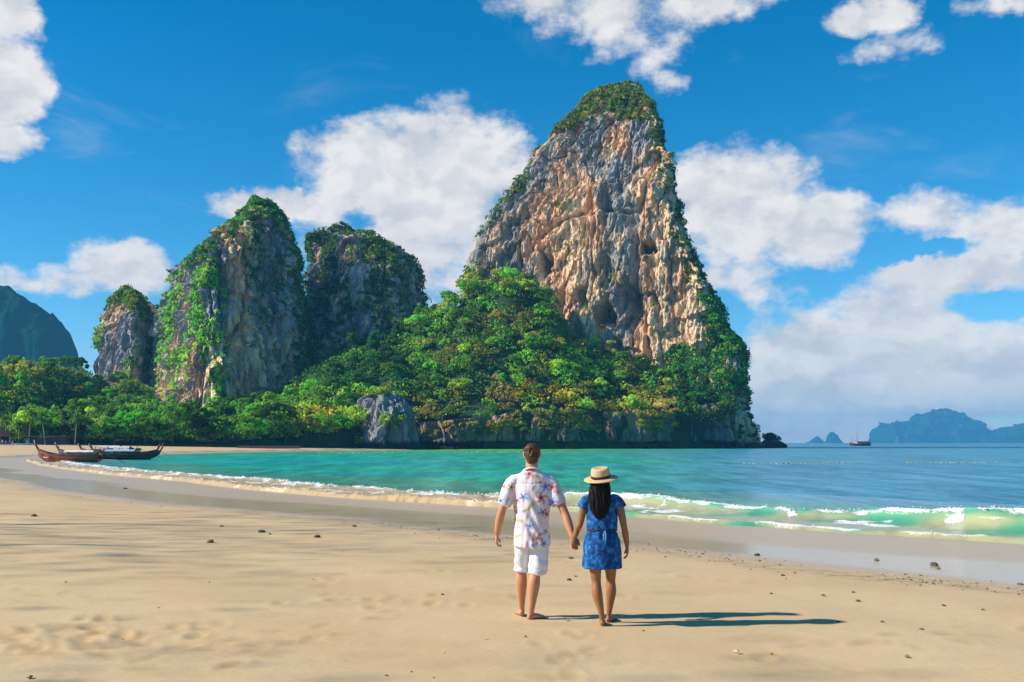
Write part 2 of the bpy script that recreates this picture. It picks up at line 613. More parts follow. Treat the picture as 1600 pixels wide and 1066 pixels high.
def sea_color(xy, ds):
    p3 = np.column_stack([xy, np.zeros(len(xy))])
    azd = np.degrees(np.arctan2(xy[:, 0], xy[:, 1]))
    dd = np.hypot(xy[:, 0], xy[:, 1])
    # the sheltered bay is shallow and green, the open sea at the right deep and blue
    open_ = sstep(azd + 5 * pn(p3 * np.array([.012, .012, 1]), 51) + 1.5 * pn(p3 * np.array([.1, .06, 1]), 52), 3.0, 15.0)
    bay = np.array([0.014, 0.44, 0.25]); teal = np.array([0.014, 0.42, 0.35]); blue = np.array([0.050, 0.31, 0.42])
    mixb = sstep(pn(p3 * np.array([.018, .05, 1]), 55), -.25, .3)[:, None]
    c = bay * (1 - mixb) + teal * mixb
    shelf = (sstep(dd, 150, 330) * (1 - open_))[:, None]
    c = c * (1 - shelf) + np.array([0.100, 0.50, 0.140]) * shelf
    c = c * (1 - open_[:, None]) + blue * open_[:, None]
    sh = sstep(ds, 15, 6)[:, None]
    c = c * (1 - sh) + np.array([0.06, 0.33, 0.20]) * sh
    return c



def water_tone(t, pos, col):
    """ripple light and shade painted into the colour, with drifting patches of lighter and darker water"""
    w1 = t.noise(t.scale(pos, (0.45, 1.0, 1)), 0.75, 6, 0.68)
    w2 = t.noise(t.scale(pos, (0.6, 1.0, 1)), 3.2, 4, 0.6)
    w3 = t.noise(t.scale(pos, (0.16, 0.5, 1)), 0.07, 5, 0.65)
    c = t.mix(t.smooth(w3, 0.38, 0.66, 0, 0.55), col, t.mix(1.0, col, (0.62, 0.80, 0.92, 1), 'MULTIPLY'))
    w5 = t.noise(t.scale(pos, (0.42, 0.055, 1)), 1.0, 5, 0.7)
    w6 = t.noise(t.scale(pos, (1.3, 0.20, 1)), 1.0, 4, 0.7)
    wm_ = t.m('ADD', t.m('MULTIPLY', w5, .55), t.m('MULTIPLY', w6, .45))
    c = t.mix(t.smooth(wm_, 0.40, 0.60, 0, 1), t.mix(1.0, c, (0.45, 0.66, 0.70, 1), 'MULTIPLY'), t.mix(1.0, c, (1.9, 1.22, 1.25, 1), 'MULTIPLY'))  # ripple reflections imitated by darkening and lightening the water colour
    w4 = t.noise(t.scale(pos, (0.10, 0.75, 1)), 0.16, 6, 0.7)
    c = t.mix(t.smooth(w4, 0.50, 0.66, 0, 0.45), c, t.mix(1.0, c, (2.2, 1.45, 1.45, 1), 'MULTIPLY'))
    c = t.mix(t.smooth(w1, 0.42, 0.66, 0, 0.55), c, t.mix(1.0, c, (0.45, 0.68, 0.72, 1), 'MULTIPLY'))
    return w1, w2, c


sea_me = mk('sea', np.column_stack([xy, z]), gridfaces(len(rr), len(th)), col=sea_color(xy, ds))
wm = bpy.data.materials.new('sea_water'); wm.use_nodes = True
t = G(wm.node_tree); b = wm.node_tree.nodes['Principled BSDF']
geo = t.n('ShaderNodeNewGeometry'); pos = geo.outputs['Position']
at_ = t.n('ShaderNodeAttribute', attribute_name='Col')
ln = t.n('ShaderNodeVectorMath', operation='LENGTH'); t.l(pos, ln.inputs[0])
w1, w2, c = water_tone(t, pos, at_.outputs['Color'])
t.l(c, b.inputs['Base Color'])
b.inputs['IOR'].default_value = 1.33
t.l(t.smooth(ln.outputs['Value'], 40, 900, 0.30, 0.42), b.inputs['Roughness'])
b.inputs['Specular IOR Level'].default_value = 0.34
bn = t.n('ShaderNodeBump', i_Distance=0.55)
t.l(t.m('ADD', t.m('MULTIPLY', w1, 1.0), t.m('MULTIPLY', w2, 0.24)), bn.inputs['Height'])
t.l(t.smooth(ln.outputs['Value'], 20, 600, 0.85, 0.6), bn.inputs['Strength'])
t.l(bn.outputs[0], b.inputs['Normal'])
tag(link('sea_water', sea_me, wm), kind='structure')

# the surf: a strip of water along the beach that rises, curls and runs up the sand
seg = np.diff(SHORE, axis=0); sl_ = np.concatenate([[0], np.cumsum(np.hypot(seg[:, 0], seg[:, 1]))])
def shore_at(l):
    x = np.interp(l, sl_, SHORE[:, 0]); y = np.interp(l, sl_, SHORE[:, 1])
    return np.stack([x, y], -1)
def shore_n(l):
    d = shore_at(l + 2.0) - shore_at(l - 2.0)
    d /= np.linalg.norm(d, axis=1)[:, None]
    return np.stack([d[:, 1], -d[:, 0]], -1)           # towards the sea
i0 = np.argmin(np.abs(SHORE[:, 0] - 20) + np.abs(SHORE[:, 1] - 8)); i1 = np.argmin(np.abs(SHORE[:, 0] + 61) + np.abs(SHORE[:, 1] - 125))
L0, L1 = sl_[i0], sl_[i1]
ll = np.concatenate([np.arange(L0, L0 + 62, 0.095), np.arange(L0 + 62, L1, 0.25)])
ss = np.concatenate([np.linspace(-0.5, 6.5, 74), np.linspace(6.7, STRIP, 18)])
LL, SS = np.meshgrid(ll, ss, indexing='ij')
Lf, Sf = LL.ravel(), SS.ravel()
base = shore_at(Lf)
nn = shore_n(Lf)
pxl = CX + base[:, 0] / base[:, 1] * F                  # where along the beach (used only to vary the surf)
one = np.column_stack([Lf, np.zeros_like(Lf), np.zeros_like(Lf)])
P2 = np.column_stack([Lf, Sf, np.zeros_like(Lf)])
sc = 3.7 + 0.9 * pn(one * 0.09, 61) + 0.35 * pn(one * 0.5, 62)
right = sstep(base[:, 0], -3.5, 4.5)
A = (0.14 + 0.36 * right) * (0.85 + 0.5 * pn(one * 0.16, 63) + .25 * pn(one * .7, 64))
A = np.clip(A, 0.05, 0.55)
glass = sstep(pn(one * 0.155, 66) + 0.25 * (right - .5), 0.08, 0.28) * right
du = Sf - sc
prof = np.where(du > 0, np.exp(-(du / 2.3) ** 2), np.exp(-(du / 0.55) ** 2))
churn = sstep(du, 0.3, -0.2) * sstep(Sf, -0.3, 0.5)
zz = SEA + 0.015 + A * prof + churn * (0.045 + 0.05 * (1 - right)) * (0.9 + 1.2 * fbm(P2 * np.array([1.6, 2.4, 1]), 3, 67))
edge_w = 0.35 * pn(one * 0.35, 68) + 0.16 * pn(one * 1.4, 69)
lip = np.exp(-((Sf - 0.35 - edge_w) / 0.16) ** 2)
zz += lip * (0.035 + 0.07 * (1 - right)) * (0.8 + 1.4 * np.abs(pn(P2 * np.array([2.2, 2.2, 1]), 70)))
crest = np.exp(-((du + 0.1) / 0.42) ** 2)
zz += crest * (1 - 0.75 * glass) * 0.11 * fbm(P2 * np.array([1.9, 1.5, 1]), 3, 71)
zz += 0.02 * fbm(P2 * np.array([.7, .9, 1]), 3, 72) * sstep(Sf, 1, 4) * sstep(Sf, STRIP, 9)
below = Sf < 0.15 + edge_w
zz = np.where(below, SEA - 0.03 - 0.12 * sstep(Sf, 0.15 + edge_w, -0.4), zz)
zz = np.where(Sf > STRIP - 0.8, SEA + 0.001 + (zz - SEA) * sstep(Sf, STRIP, STRIP - 0.8), zz)
shift = -0.34 * A / 0.35 * np.exp(-((du - 0.05) / 0.5) ** 2) * prof
xy2 = base + nn * (Sf + shift)[:, None]
spray = np.where(du > -.12, np.exp(-((du + .12) / .75) ** 2), np.exp(-((du + .12) / .22) ** 2))
foam = spray * sstep(fbm(P2 * np.array([1.3, 1.6, 1]), 4, 73), -0.34, 0.20) * (.95 - 0.35 * glass)
foam = np.maximum(foam, sstep(fbm(P2 * np.array([1.1, .8, 1]), 4, 84), .23, .40) * sstep(du, -1.3, -.4) * sstep(du, .2, -.1) * .8)
foam = np.maximum(foam, np.exp(-((du - 0.25) / .3) ** 2) * sstep(fbm(P2 * np.array([1.6, 2.6, 1]), 4, 76), .02, .25) * .8)
white = sstep(fbm(P2 * np.array([.45, .8, 1]), 4, 74) + 0.12 * (1 - glass) - .10 * glass, 0.12, 0.36) * churn
splash = np.maximum(1 - right, sstep(pn(one * 0.11, 83), .10, .26))
foam = np.maximum(foam, white * 0.9 * splash)
foam = np.maximum(foam, lip * (0.45 + 0.35 * right) * (.75 + .9 * pn(P2 * np.array([1.1, 1.1, 1]), 81)))
lace = sstep(np.abs(fbm(P2 * np.array([.55, 1.1, 1]), 3, 75)), 0.06, 0.0) * sstep(Sf, 10, 5) * 0.22
foam = np.maximum(foam, lace * sstep(du, 0, 1.0))
wc = sea_color(xy2, Sf)
glc = np.array([0.10, 0.38, 0.24]); yel = np.array([0.42, 0.40, 0.22])
up = sstep(prof, 0.25, 0.8)[:, None] * sstep(du, 0.4, 0.0)[:, None]
wc = wc * (1 - up) + glc * up
low = (sstep(du, -0.18, -0.60) * sstep(pn(P2 * np.array([.5, .5, 1]), 78), -.45, .15))[:, None]
wc = wc * (1 - .9 * low) + yel * .9 * low
tan = ((1 - right) * sstep(du, 0.1, -0.5))[:, None]
wc = wc * (1 - tan) + np.array([0.50, 0.37, 0.20]) * tan
sandy = np.clip((1 - right) * 0.9 * sstep(Sf, 3.6, 2.0) + 0.7 * lip * right * sstep(pn(one * .3, 79), -.3, .2), 0, 1)
surf = mk('surf', np.column_stack([xy2, zz]), gridfaces(len(ll), len(ss)), col=wc)
setcol(surf, np.column_stack([foam, sandy, sstep(du, 0.5, 2.2)]), 'Aux')
fm = bpy.data.materials.new('surf_water'); fm.use_nodes = True
t = G(fm.node_tree); b = fm.node_tree.nodes['Principled BSDF']
geo = t.n('ShaderNodeNewGeometry'); pos = geo.outputs['Position']
at_ = t.n('ShaderNodeAttribute', attribute_name='Col')
aux = t.n('ShaderNodeSeparateColor'); t.l(t.n('ShaderNodeAttribute', attribute_name='Aux').outputs['Color'], aux.inputs[0])
fn = t.noise(pos, 9.0, 5, 0.7)
fac = t.smooth(t.m('ADD', aux.outputs[0], t.m('MULTIPLY_ADD', fn, 0.9, -0.45)), 0.28, 0.62)
fcol = t.mix(aux.outputs[1], (0.84, 0.85, 0.85), (0.66, 0.50, 0.30))
t.l(t.mix(fac, t.mix(aux.outputs[2], at_.outputs['Color'], water_tone(t, pos, at_.outputs['Color'])[2]), fcol), b.inputs['Base Color'])
t.l(t.m('MULTIPLY_ADD', fac, 0.60, 0.24), b.inputs['Roughness'])
b.inputs['IOR'].default_value = 1.33
bn = t.n('ShaderNodeBump', i_Distance=0.06, i_Strength=0.6)
t.l(t.m('ADD', t.noise(t.scale(pos, (.7, 1, 1)), 2.4, 5, 0.6), t.m('MULTIPLY', t.m('MULTIPLY', fn, fac), 1.4)), bn.inputs['Height'])
t.l(bn.outputs[0], b.inputs['Normal'])
tag(link('surf_water', surf, fm), kind='structure')

# foam flecks and spray thrown up along the breaking crest and the run-up
gi = lambda l, s: int(np.argmin(np.abs(ll - l))) * len(ss) + int(np.argmin(np.abs(ss - s)))
fr = np.random.default_rng(21)
ico_v = np.array([(0, 0, 1), (.9, 0, .3), (.28, .85, .3), (-.72, .53, .3), (-.72, -.53, .3), (.28, -.85, .3), (0, 0, -.7)])
ico_f = np.array([(0, 1, 2), (0, 2, 3), (0, 3, 4), (0, 4, 5), (0, 5, 1), (6, 2, 1), (6, 3, 2), (6, 4, 3), (6, 5, 4), (6, 1, 5)])
cand = np.where((foam > 0.45) & ((crest > 0.3) | (lip > 0.5) | (white > 0.55)))[0]
wts = 0.25 * (white[cand] > .55) + crest[cand] * (1 - .6 * glass[cand]) * 1.6 + lip[cand] * .7 * (1.15 - right[cand])
wts = wts / wts.sum()
pick = fr.choice(cand, 5200, p=wts)
fv, ff, fc = [], [], []
ctr = np.column_stack([xy2[pick], zz[pick]]) + fr.normal(size=(len(pick), 3)) * np.array([.05, .05, .0])
lift = np.abs(fr.normal(size=len(pick))) * (0.008 + 0.045 * crest[pick] * (fr.random(len(pick)) < .35))
ctr[:, 2] += lift
sz = fr.uniform(0.006, 0.030, len(pick)) * np.where(lift > .06, .5, 1.0) * (1 + .5 * (1 - right[pick]))
V = ctr[:, None, :] + ico_v[None] * (sz[:, None, None] * fr.uniform(.6, 1.3, (len(pick), 7, 3)))
Fc = (ico_f[None] + (np.arange(len(pick)) * 7)[:, None, None]).reshape(-1, 3)
cc = np.repeat(np.array([.84, .85, .85])[None] * (1 - sandy[pick][:, None]) + np.array([.64, .48, .28])[None] * sandy[pick][:, None], 7, 0)
foam_mat = principled('sea_foam', attr=True, rough=0.7, vary=0.12, vscale=6)
tag(link('sea_foam', mk('foam', V.reshape(-1, 3), Fc, col=cc), foam_mat), 'white and sandy foam flecks thrown up by the breaking wave', 'foam', kind='stuff')

# ------------------------------------------------------------------ cliffs
rock = bpy.data.materials.new('limestone'); rock.use_nodes = True
t = G(rock.node_tree); b = rock.node_tree.nodes['Principled BSDF']
pos = t.n('ShaderNodeNewGeometry').outputs['Position']
at_ = t.n('ShaderNodeAttribute', attribute_name='Col')
s1 = t.noise(t.scale(pos, (1, 1, 0.22)), 0.55, 6, 0.65)
s2 = t.noise(t.scale(pos, (1, 1, 0.6)), 1.5, 5, 0.65)
k1 = t.m('MULTIPLY_ADD', s1, 1.9, 0.05)
k2 = t.m('MULTIPLY', k1, t.m('MULTIPLY_ADD', s2, 1.2, 0.4))
cb = t.n('ShaderNodeCombineColor')
for k in range(3): t.l(k2, cb.inputs[k])
t.l(t.mix(1.0, at_.outputs['Color'], cb.outputs[0], 'MULTIPLY'), b.inputs['Base Color'])
b.inputs['Roughness'].default_value = 0.92
b.inputs['Specular IOR Level'].default_value = 0.15
bn = t.n('ShaderNodeBump', i_Strength=1.0, i_Distance=1.6)
t.l(t.m('ADD', s1, t.m('MULTIPLY', s2, 0.6)), bn.inputs['Height'])
t.l(bn.outputs[0], b.inputs['Normal'])


def rock_color(v, pocket, warm, seed):
    """grey, cream and orange limestone with dark water streaks; shade and stain painted into the pockets"""
    p = v
    a = fbm(p * np.array([.045, .045, .016]), 4, seed + 1) + warm
    b_ = fbm(p * np.array([.10, .10, .022]), 4, seed + 5)
    st = fbm(p * np.array([.22, .22, .018]), 3, seed + 9)
    grey = np.array([0.29, 0.30, 0.315]); cream = np.array([0.84, 0.61, 0.39]); orange = np.array([0.80, 0.46, 0.24]); dark = np.array([.055, .052, .05])
    lt = np.array([0.44, 0.43, 0.41])
    k = sstep(a, -0.02, 0.22)[:, None]
    c = grey * (1 - k) + cream * k
    k = (sstep(b_, -0.08, 0.14) * sstep(a, -0.10, 0.12))[:, None]
    c = c * (1 - .8 * k) + orange * .8 * k
    k = (sstep(b_, -0.02, -0.25) * sstep(a, .12, -.05))[:, None] * .7
    c = c * (1 - k) + lt * k
    k = sstep(st, 0.12, 0.32)[:, None] * 0.55
    c = c * (1 - k) + np.array([.115, .118, .13]) * k
    s2_ = fbm(p * np.array([.55, .55, .014]), 3, seed + 13)
    k = sstep(s2_, 0.08, 0.32)[:, None] * 0.48
    c = c * (1 - k) + np.array([.10, .098, .10]) * k
    k = sstep(s2_, -0.12, -0.34)[:, None] * 0.30
    c = c * (1 - k) + np.array([.62, .54, .44]) * k
    k = np.clip(pocket, 0, 1)[:, None] * 0.8  # pockets and caves darkened: recess shade and stain painted into the colour
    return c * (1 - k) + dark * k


def cliff(name, sil, D0, depth, sect, nz=200, nu=420, seed=0, warm=0.0, amp=1.0, caves=(), zbot=-3.0, warmf=None, jag=1.0, tone=1.0):
    """a limestone tower. sil: (photo y, left, right) rows; sect: plan outline (u across, v towards the back); depth: (z fraction, half depth)."""
    sil = np.array(sorted(sil, key=lambda q: -q[0]), float)
    zs = EYE + (HOR - sil[:, 0]) / F * D0
    xl = (sil[:, 1] - CX) / F * D0
    xr = (sil[:, 2] - CX) / F * D0
    ztop = zs[-1]
    zz = zbot + (ztop - zbot) * (1 - (1 - np.linspace(0, 1, nz)) ** 1.15)
    XL = np.interp(zz, zs, xl); XR = np.interp(zz, zs, xr)
    fz = (zz - zbot) / (ztop - zbot)
    B = np.interp(fz, [q[0] for q in depth], [q[1] for q in depth])
    S = np.array(sect + [sect[0]], float)
    # resample plan outline, denser on the front
    L = np.concatenate([[0], np.cumsum(np.hypot(*(np.diff(S, axis=0) * np.array([1, .8])).T))])
    l = np.linspace(0, L[-1], 4000, endpoint=False)
    q = np.stack([np.interp(l, L, S[:, 0]), np.interp(l, L, S[:, 1])], -1)
    for _ in range(3):      # soften the corners a little
        ker = np.ones(61) / 61
        q = np.stack([np.convolve(np.concatenate([c[-30:], c, c[:30]]), ker, 'valid') for c in q.T], -1)
    d = np.gradient(q, axis=0)
    nrm = np.stack([d[:, 1], -d[:, 0]], -1); nrm /= np.linalg.norm(nrm, axis=1)[:, None]
    wgt = np.where(q[:, 1] < 0.15, 1.0, 0.10)
    cw = np.cumsum(wgt); ii = np.searchsorted(cw, np.linspace(0, cw[-1] * (1 - 1 / nu), nu) + 0.5)
    q = q[ii]; nrm = nrm[ii]
    if (nrm * (q - q.mean(0))).sum() < 0:
        nrm = -nrm
    q[:, 0] = (q[:, 0] - q[:, 0].min()) / (q[:, 0].max() - q[:, 0].min()) * 2 - 1
    xc = (XL + XR) / 2; a = (XR - XL) / 2
    jz = np.column_stack([zz * .11, np.zeros(nz), np.zeros(nz)])
    XL = XL + jag * (pn(jz, seed + 70) * 2.6 + pn(jz * 2.7, seed + 71) * 1.3); XR = XR + jag * (pn(jz, seed + 72) * 2.6 + pn(jz * 2.7, seed + 73) * 1.3)
    XR = np.maximum(XR, XL + .5)
    tl, tr_ = CX + XL / D0 * F, CX + XR / D0 * F
    for _ in range(5):       # keep the outline true in perspective
        pq = (xc[:, None] + a[:, None] * q[None, :, 0]) / (D0 + B[:, None] * q[None, :, 1]) * F + CX
        XL = XL + (tl - pq.min(1)) / F * D0; XR = np.maximum(XR + (tr_ - pq.max(1)) / F * D0, XL + .5)
        xc = (XL + XR) / 2; a = (XR - XL) / 2
    X = xc[:, None] + a[:, None] * q[None, :, 0]
    Y = D0 + B[:, None] * q[None, :, 1]
    Z = np.repeat(zz[:, None], nu, 1)
    v = np.stack([X, Y, Z], -1).reshape(-1, 3)
    N = np.repeat(nrm[None], nz, 0).reshape(-1, 2)
    edge = np.abs(q[:, 0])[None].repeat(nz, 0).ravel()
    tfade = sstep(fz, 1.0, 0.93)[:, None].repeat(nu, 1).ravel()
    pxx, pyy = px_of(v)
    big = fbm(v * np.array([.022, .022, .014]), 3, seed + 20) * 9
    flute = fbm(v * np.array([.085, .085, .014]), 4, seed + 24, ridged=True) * 3.4
    lumps = fbm(v * np.array([.07, .07, .045]), 4, seed + 28) * 4.2
    pk = fbm(v * np.array([.066, .066, .020]), 3, seed + 32)
    pocket = sstep(pk, 0.10, 0.34)
    slab = np.floor(fbm(v * np.array([.05, .05, .018]), 2, seed + 44) * 7) * 0.9
    fine = fbm(v * np.array([.34, .34, .10]), 3, seed + 36, ridged=True) * 1.5 + fbm(v * np.array([1.0, 1.0, .5]), 2, seed + 40) * .8
    drip = fbm(v * np.array([.21, .21, .030]), 3, seed + 50, ridged=True) * 1.5
    crack = sstep(np.abs(pn(v * np.array([.048, .048, .011]), seed + 54)), .05, 0) * 4.5 + sstep(np.abs(pn(v * np.array([.11, .11, .03]), seed + 56)), .05, 0) * 2.4
    tier = v[:, 2] / 15.0 + 1.9 * pn(v * np.array([.045, .045, .012]), seed + 58) + .5 * pn(v * np.array([.15, .15, .03]), seed + 59)
    saw = 1 - (tier - np.floor(tier))
    hang = saw ** 1.5 * 2.8 * sstep(pn(v * np.array([.03, .03, .02]), seed + 60), -.25, .2)
    disp = (big + flute * .85 + .35 * lumps + slab + fine * 1.35 + drip * 1.3 + hang - crack - pocket * 2.6) * amp
    disp -= disp.mean() + 1.0
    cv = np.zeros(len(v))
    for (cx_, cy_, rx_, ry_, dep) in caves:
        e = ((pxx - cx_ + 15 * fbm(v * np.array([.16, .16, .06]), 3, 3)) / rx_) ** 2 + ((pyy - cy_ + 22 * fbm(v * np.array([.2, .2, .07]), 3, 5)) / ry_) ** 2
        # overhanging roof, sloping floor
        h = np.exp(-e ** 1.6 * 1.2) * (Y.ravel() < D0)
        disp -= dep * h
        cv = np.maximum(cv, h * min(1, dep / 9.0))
    disp *= (0.25 + 0.75 * sstep(1 - edge, 0.0, 0.16)) * (0.15 + 0.85 * tfade)
    v[:, 0] += N[:, 0] * disp
    v[:, 1] += N[:, 1] * disp
    v[:, 2] += 5.0 * amp * fbm(v * .11, 4, seed + 48) * sstep(fz, .88, .98)[:, None].repeat(nu, 1).ravel()
    w = warm if warmf is None else warmf(pxx, pyy)
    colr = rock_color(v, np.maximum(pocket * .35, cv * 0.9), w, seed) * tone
    tide = sstep(v[:, 2] + 1.2 * pn(v * .25, 4), 3.2, 1.2)[:, None]
    colr = colr * (1 - .88 * tide) + np.array([.018, .018, .02]) * .88 * tide
    f = gridfaces(nz, nu, True)
    # close the top
    top = (nz - 1) * nu
    v = np.vstack([v, v[top:top + nu].mean(0) + np.array([0, 0, .3])])
    colr = np.vstack([colr, colr[top]])
    capf = np.stack([top + np.arange(nu), top + (np.arange(nu) + 1) % nu, np.full(nu, len(v) - 1), np.full(nu, len(v) - 1)], -1)
    bm_faces = np.vstack([f, capf[:, [0, 1, 2, 2]]])
    me = mk(name, v, [tuple(r) if r[2] != r[3] else tuple(r[:3]) for r in bm_faces.tolist()] if False else f, col=colr, smooth=False)
    o = tag(link(name, me, rock), kind='structure')
    return v[:-1], vnormals(me)[:len(v) - 1], me


WEDGE = [(-1, .25), (-.9, -.12), (-.45, -.35), (0.1, -.62), (.55, -.85), (.86, -1.0), (.97, -.8), (1, -.2), (.9, .5), (.4, .95), (-.4, .9), (-.9, .6)]
tower_sil = [(705, 706, 1190), (697, 706, 1186), (680, 707, 1179), (650, 708, 1171), (616, 710, 1167), (579, 714, 1171), (552, 716, 1160), (538, 718, 1140), (501, 720, 1123),
             (471, 723, 1108), (437, 727, 1086), (420, 729, 1079), (400, 731, 1072), (370, 740, 1063), (339, 756, 1055), (309, 783, 1051), (268, 810, 1042), (235, 835, 1033),
             (211, 859, 1029), (194, 874, 1026), (177, 889, 1019), (160, 903, 1006), (152, 913, 1001), (145, 928, 994), (140, 942, 986), (137, 952, 978)]
def tower_warm(x, y):
    w = 0.21 - 0.36 * sstep(x, 850, 800) - 0.30 * sstep(y, 240, 190) + 0.10 * sstep(np.abs(x - 900), 60, 10) * sstep(y, 420, 300)
    return w - .16 * np.exp(-((x - 945) / 35) ** 2 - ((y - 265) / 40) ** 2)
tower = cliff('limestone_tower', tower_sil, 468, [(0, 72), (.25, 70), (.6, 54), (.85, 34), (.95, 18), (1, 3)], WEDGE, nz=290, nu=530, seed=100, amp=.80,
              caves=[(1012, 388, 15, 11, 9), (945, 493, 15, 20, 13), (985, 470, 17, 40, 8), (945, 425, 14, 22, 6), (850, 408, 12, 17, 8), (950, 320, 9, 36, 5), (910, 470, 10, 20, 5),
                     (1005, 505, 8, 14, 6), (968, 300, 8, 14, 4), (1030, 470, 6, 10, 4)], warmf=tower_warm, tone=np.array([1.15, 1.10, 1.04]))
ARETE = [(-1, .2), (-.8, -.2), (-.45, -.62), (-.05, -1.0), (.12, -.98), (.45, -.72), (.85, -.3), (1, .1), (.85, .6), (.3, .95), (-.4, .9), (-.9, .6)]
peak_sil = [(705, 212, 505), (640, 222, 500), (600, 235, 492), (560, 244, 486), (520, 249, 482), (488, 252, 479), (451, 262, 474), (427, 268, 471), (403, 296, 467),
            (379, 323, 461), (362, 352, 454), (352, 370, 448), (338, 376, 440), (326, 382, 428), (318, 387, 418), (313, 392, 410), (311, 396, 405)]
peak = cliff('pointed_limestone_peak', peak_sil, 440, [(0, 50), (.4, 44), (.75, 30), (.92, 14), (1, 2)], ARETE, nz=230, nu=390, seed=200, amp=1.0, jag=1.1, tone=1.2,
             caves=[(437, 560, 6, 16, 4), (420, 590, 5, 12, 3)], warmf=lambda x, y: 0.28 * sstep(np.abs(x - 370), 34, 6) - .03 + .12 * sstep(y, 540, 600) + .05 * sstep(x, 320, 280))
BLOCK = [(-1, .2), (-.9, -.45), (-.45, -.75), (.1, -.95), (.55, -.85), (.9, -.45), (1, .1), (.8, .7), (.2, .95), (-.6, .85)]
saddle_sil = [(705, 440, 715), (640, 450, 708), (560, 462, 694), (500, 470, 682), (458, 475, 667), (440, 477, 662), (420, 480, 655), (408, 482, 650), (395, 485, 632),
              (386, 487, 612), (378, 489, 585), (371, 491, 566), (366, 496, 552)]
saddle = cliff('blocky_limestone_peak', saddle_sil, 475, [(0, 46), (.5, 38), (.85, 26), (.95, 18), (1, 8)], BLOCK, nz=180, nu=330, seed=300, amp=.95, jag=1.3, tone=1.5,
               caves=[(500, 470, 14, 60, 7)], warmf=lambda x, y: -.12 + 0 * x)
pillar_sil = [(705, 132, 262), (600, 142, 258), (592, 152, 256), (544, 149, 253), (504, 152, 250), (492, 156, 248), (482, 163, 244), (472, 172, 239), (464, 181, 228), (458, 190, 214), (456, 194, 206)]
pillar = cliff('squat_limestone_pillar', pillar_sil, 452, [(0, 30), (.6, 26), (.9, 17), (1, 6)], WEDGE, nz=140, nu=250, seed=400, amp=.65, jag=1.0, tone=1.4,
               warmf=lambda x, y: .16 + .12 * sstep(y, 560, 590))
rockface_sil = [(705, 552, 660), (690, 556, 656), (670, 560, 653), (650, 558, 650), (635, 558, 645), (625, 560, 636), (616, 566, 622), (612, 574, 606), (611, 582, 598)]
outcrop = cliff('grey_rock_outcrop', rockface_sil, 352, [(0, 13), (.5, 11), (.9, 6), (1, 2)], ARETE, nz=120, nu=250, seed=500, amp=.55,
                caves=[(612, 680, 9, 22, 4), (592, 660, 6, 14, 2.5), (640, 680, 5, 20, 2.5)], warmf=lambda x, y: -.3 + .2 * sstep(x, 585, 565), jag=.5)

# sea cliff along the foot of the slope, black where the tide reaches
npx, nh = 760, 60
pxs = np.linspace(548, 1150, npx)
Yb = np.interp(pxs, [548, 640, 760, 900, 1040, 1150], [345, 360, 368, 374, 384, 398])
htop = np.interp(pxs, [548, 600, 640, 700, 760, 840, 960, 1040, 1100, 1150], [3, 5, 7, 8, 9.5, 13, 12, 13, 15, 17])
Xb = (pxs - CX) / F * Yb
fr_ = np.linspace(0, 1, nh)
Zs = -2.5 + (htop[None] + 4.5) * fr_[:, None]
Xs = np.repeat(Xb[None], nh, 0); Ys = np.repeat(Yb[None], nh, 0) + 3.0 * fr_[:, None]
v = np.stack([Xs, Ys, Zs], -1).reshape(-1, 3)
dd = fbm(v * np.array([.05, .05, .02]), 3, 601) * 7 + fbm(v * np.array([.16, .16, .05]), 4, 604, ridged=True) * 2.2 + fbm(v * np.array([.5, .5, .3]), 3, 608) * 1.9 + fbm(v * np.array([.11, .11, .06]), 3, 611) * 4
dd -= 2.6 * np.exp(-((v[:, 2] - 0.9) / 1.0) ** 2)           # tidal notch
v[:, 1] -= dd
v[:, 0] += 1.2 * pn(v * .2, 609)
colr = rock_color(v, np.zeros(len(v)), .0, 610) * np.array([.62, .58, .54])
tide = sstep(v[:, 2] + 0.9 * pn(v * np.array([.2, .2, .5]), 4), 2.9, 1.7)[:, None]
colr = colr * (1 - .92 * tide) + np.array([.014, .014, .016]) * .92 * tide
tag(link('sea_cliff', mk('sea_cliff', v, gridfaces(nh, npx), col=colr), rock), kind='structure')

# ------------------------------------------------------------------ wooded slope under the cliffs
HX = np.linspace(-345, 94, 250); HY = np.linspace(288, 500, 120)
YF_P = ([-200, 120, 300, 470, 540, 600, 640, 760, 900, 1040, 1150, 1300], [296, 300, 304, 312, 330, 352, 366, 371, 377, 388, 402, 420])
H0_P = ([-200, 520, 580, 640, 700, 760, 840, 960, 1040, 1150], [1, 1.2, 3.5, 6, 7.5, 9, 12, 11, 12.5, 15])
HT_P = ([-500, -200, 0, 110, 150, 250, 380, 450, 500, 560, 640, 690, 730, 790, 850, 880, 910, 960, 1020, 1080, 1110, 1150, 1180],
        [550, 570, 585, 590, 625, 645, 650, 630, 585, 545, 512, 490, 466, 450, 464, 512, 550, 578, 585, 580, 620, 690, 720])
def hill_z(x, y):
    p = CX + x / 410.0 * F
    yf = np.interp(p, *YF_P); h0 = np.interp(p, *H0_P)
    back = 424.0
    ht = EYE + (HOR - np.interp(p, *HT_P)) / F * 418
    tt = np.clip((y - yf) / (back - yf), 0, 1)
    low = np.interp(p, [300, 520, 600], [0.45, 0.7, 1.0])
    shp = np.where(tt < .35, tt * (1 - .5 * (1 - low)) , tt * (1 - .5 * (1 - low) * sstep(tt, 1.0, .35)))
    zz = h0 + (ht - h0) * shp ** 0.95
    q = np.column_stack([x, y, np.zeros_like(x)])
    zz = zz + (fbm(q * .035, 3, 701) * 9 + fbm(q * .09, 2, 702) * 3) * sstep(tt, 0, .25)
    return np.where(y < yf, -4.0 * sstep(yf - y, 0, 4) + zz * 0 + np.minimum(h0, 1.0) * sstep(yf - y, 4, 0), np.maximum(zz, h0 * .8))
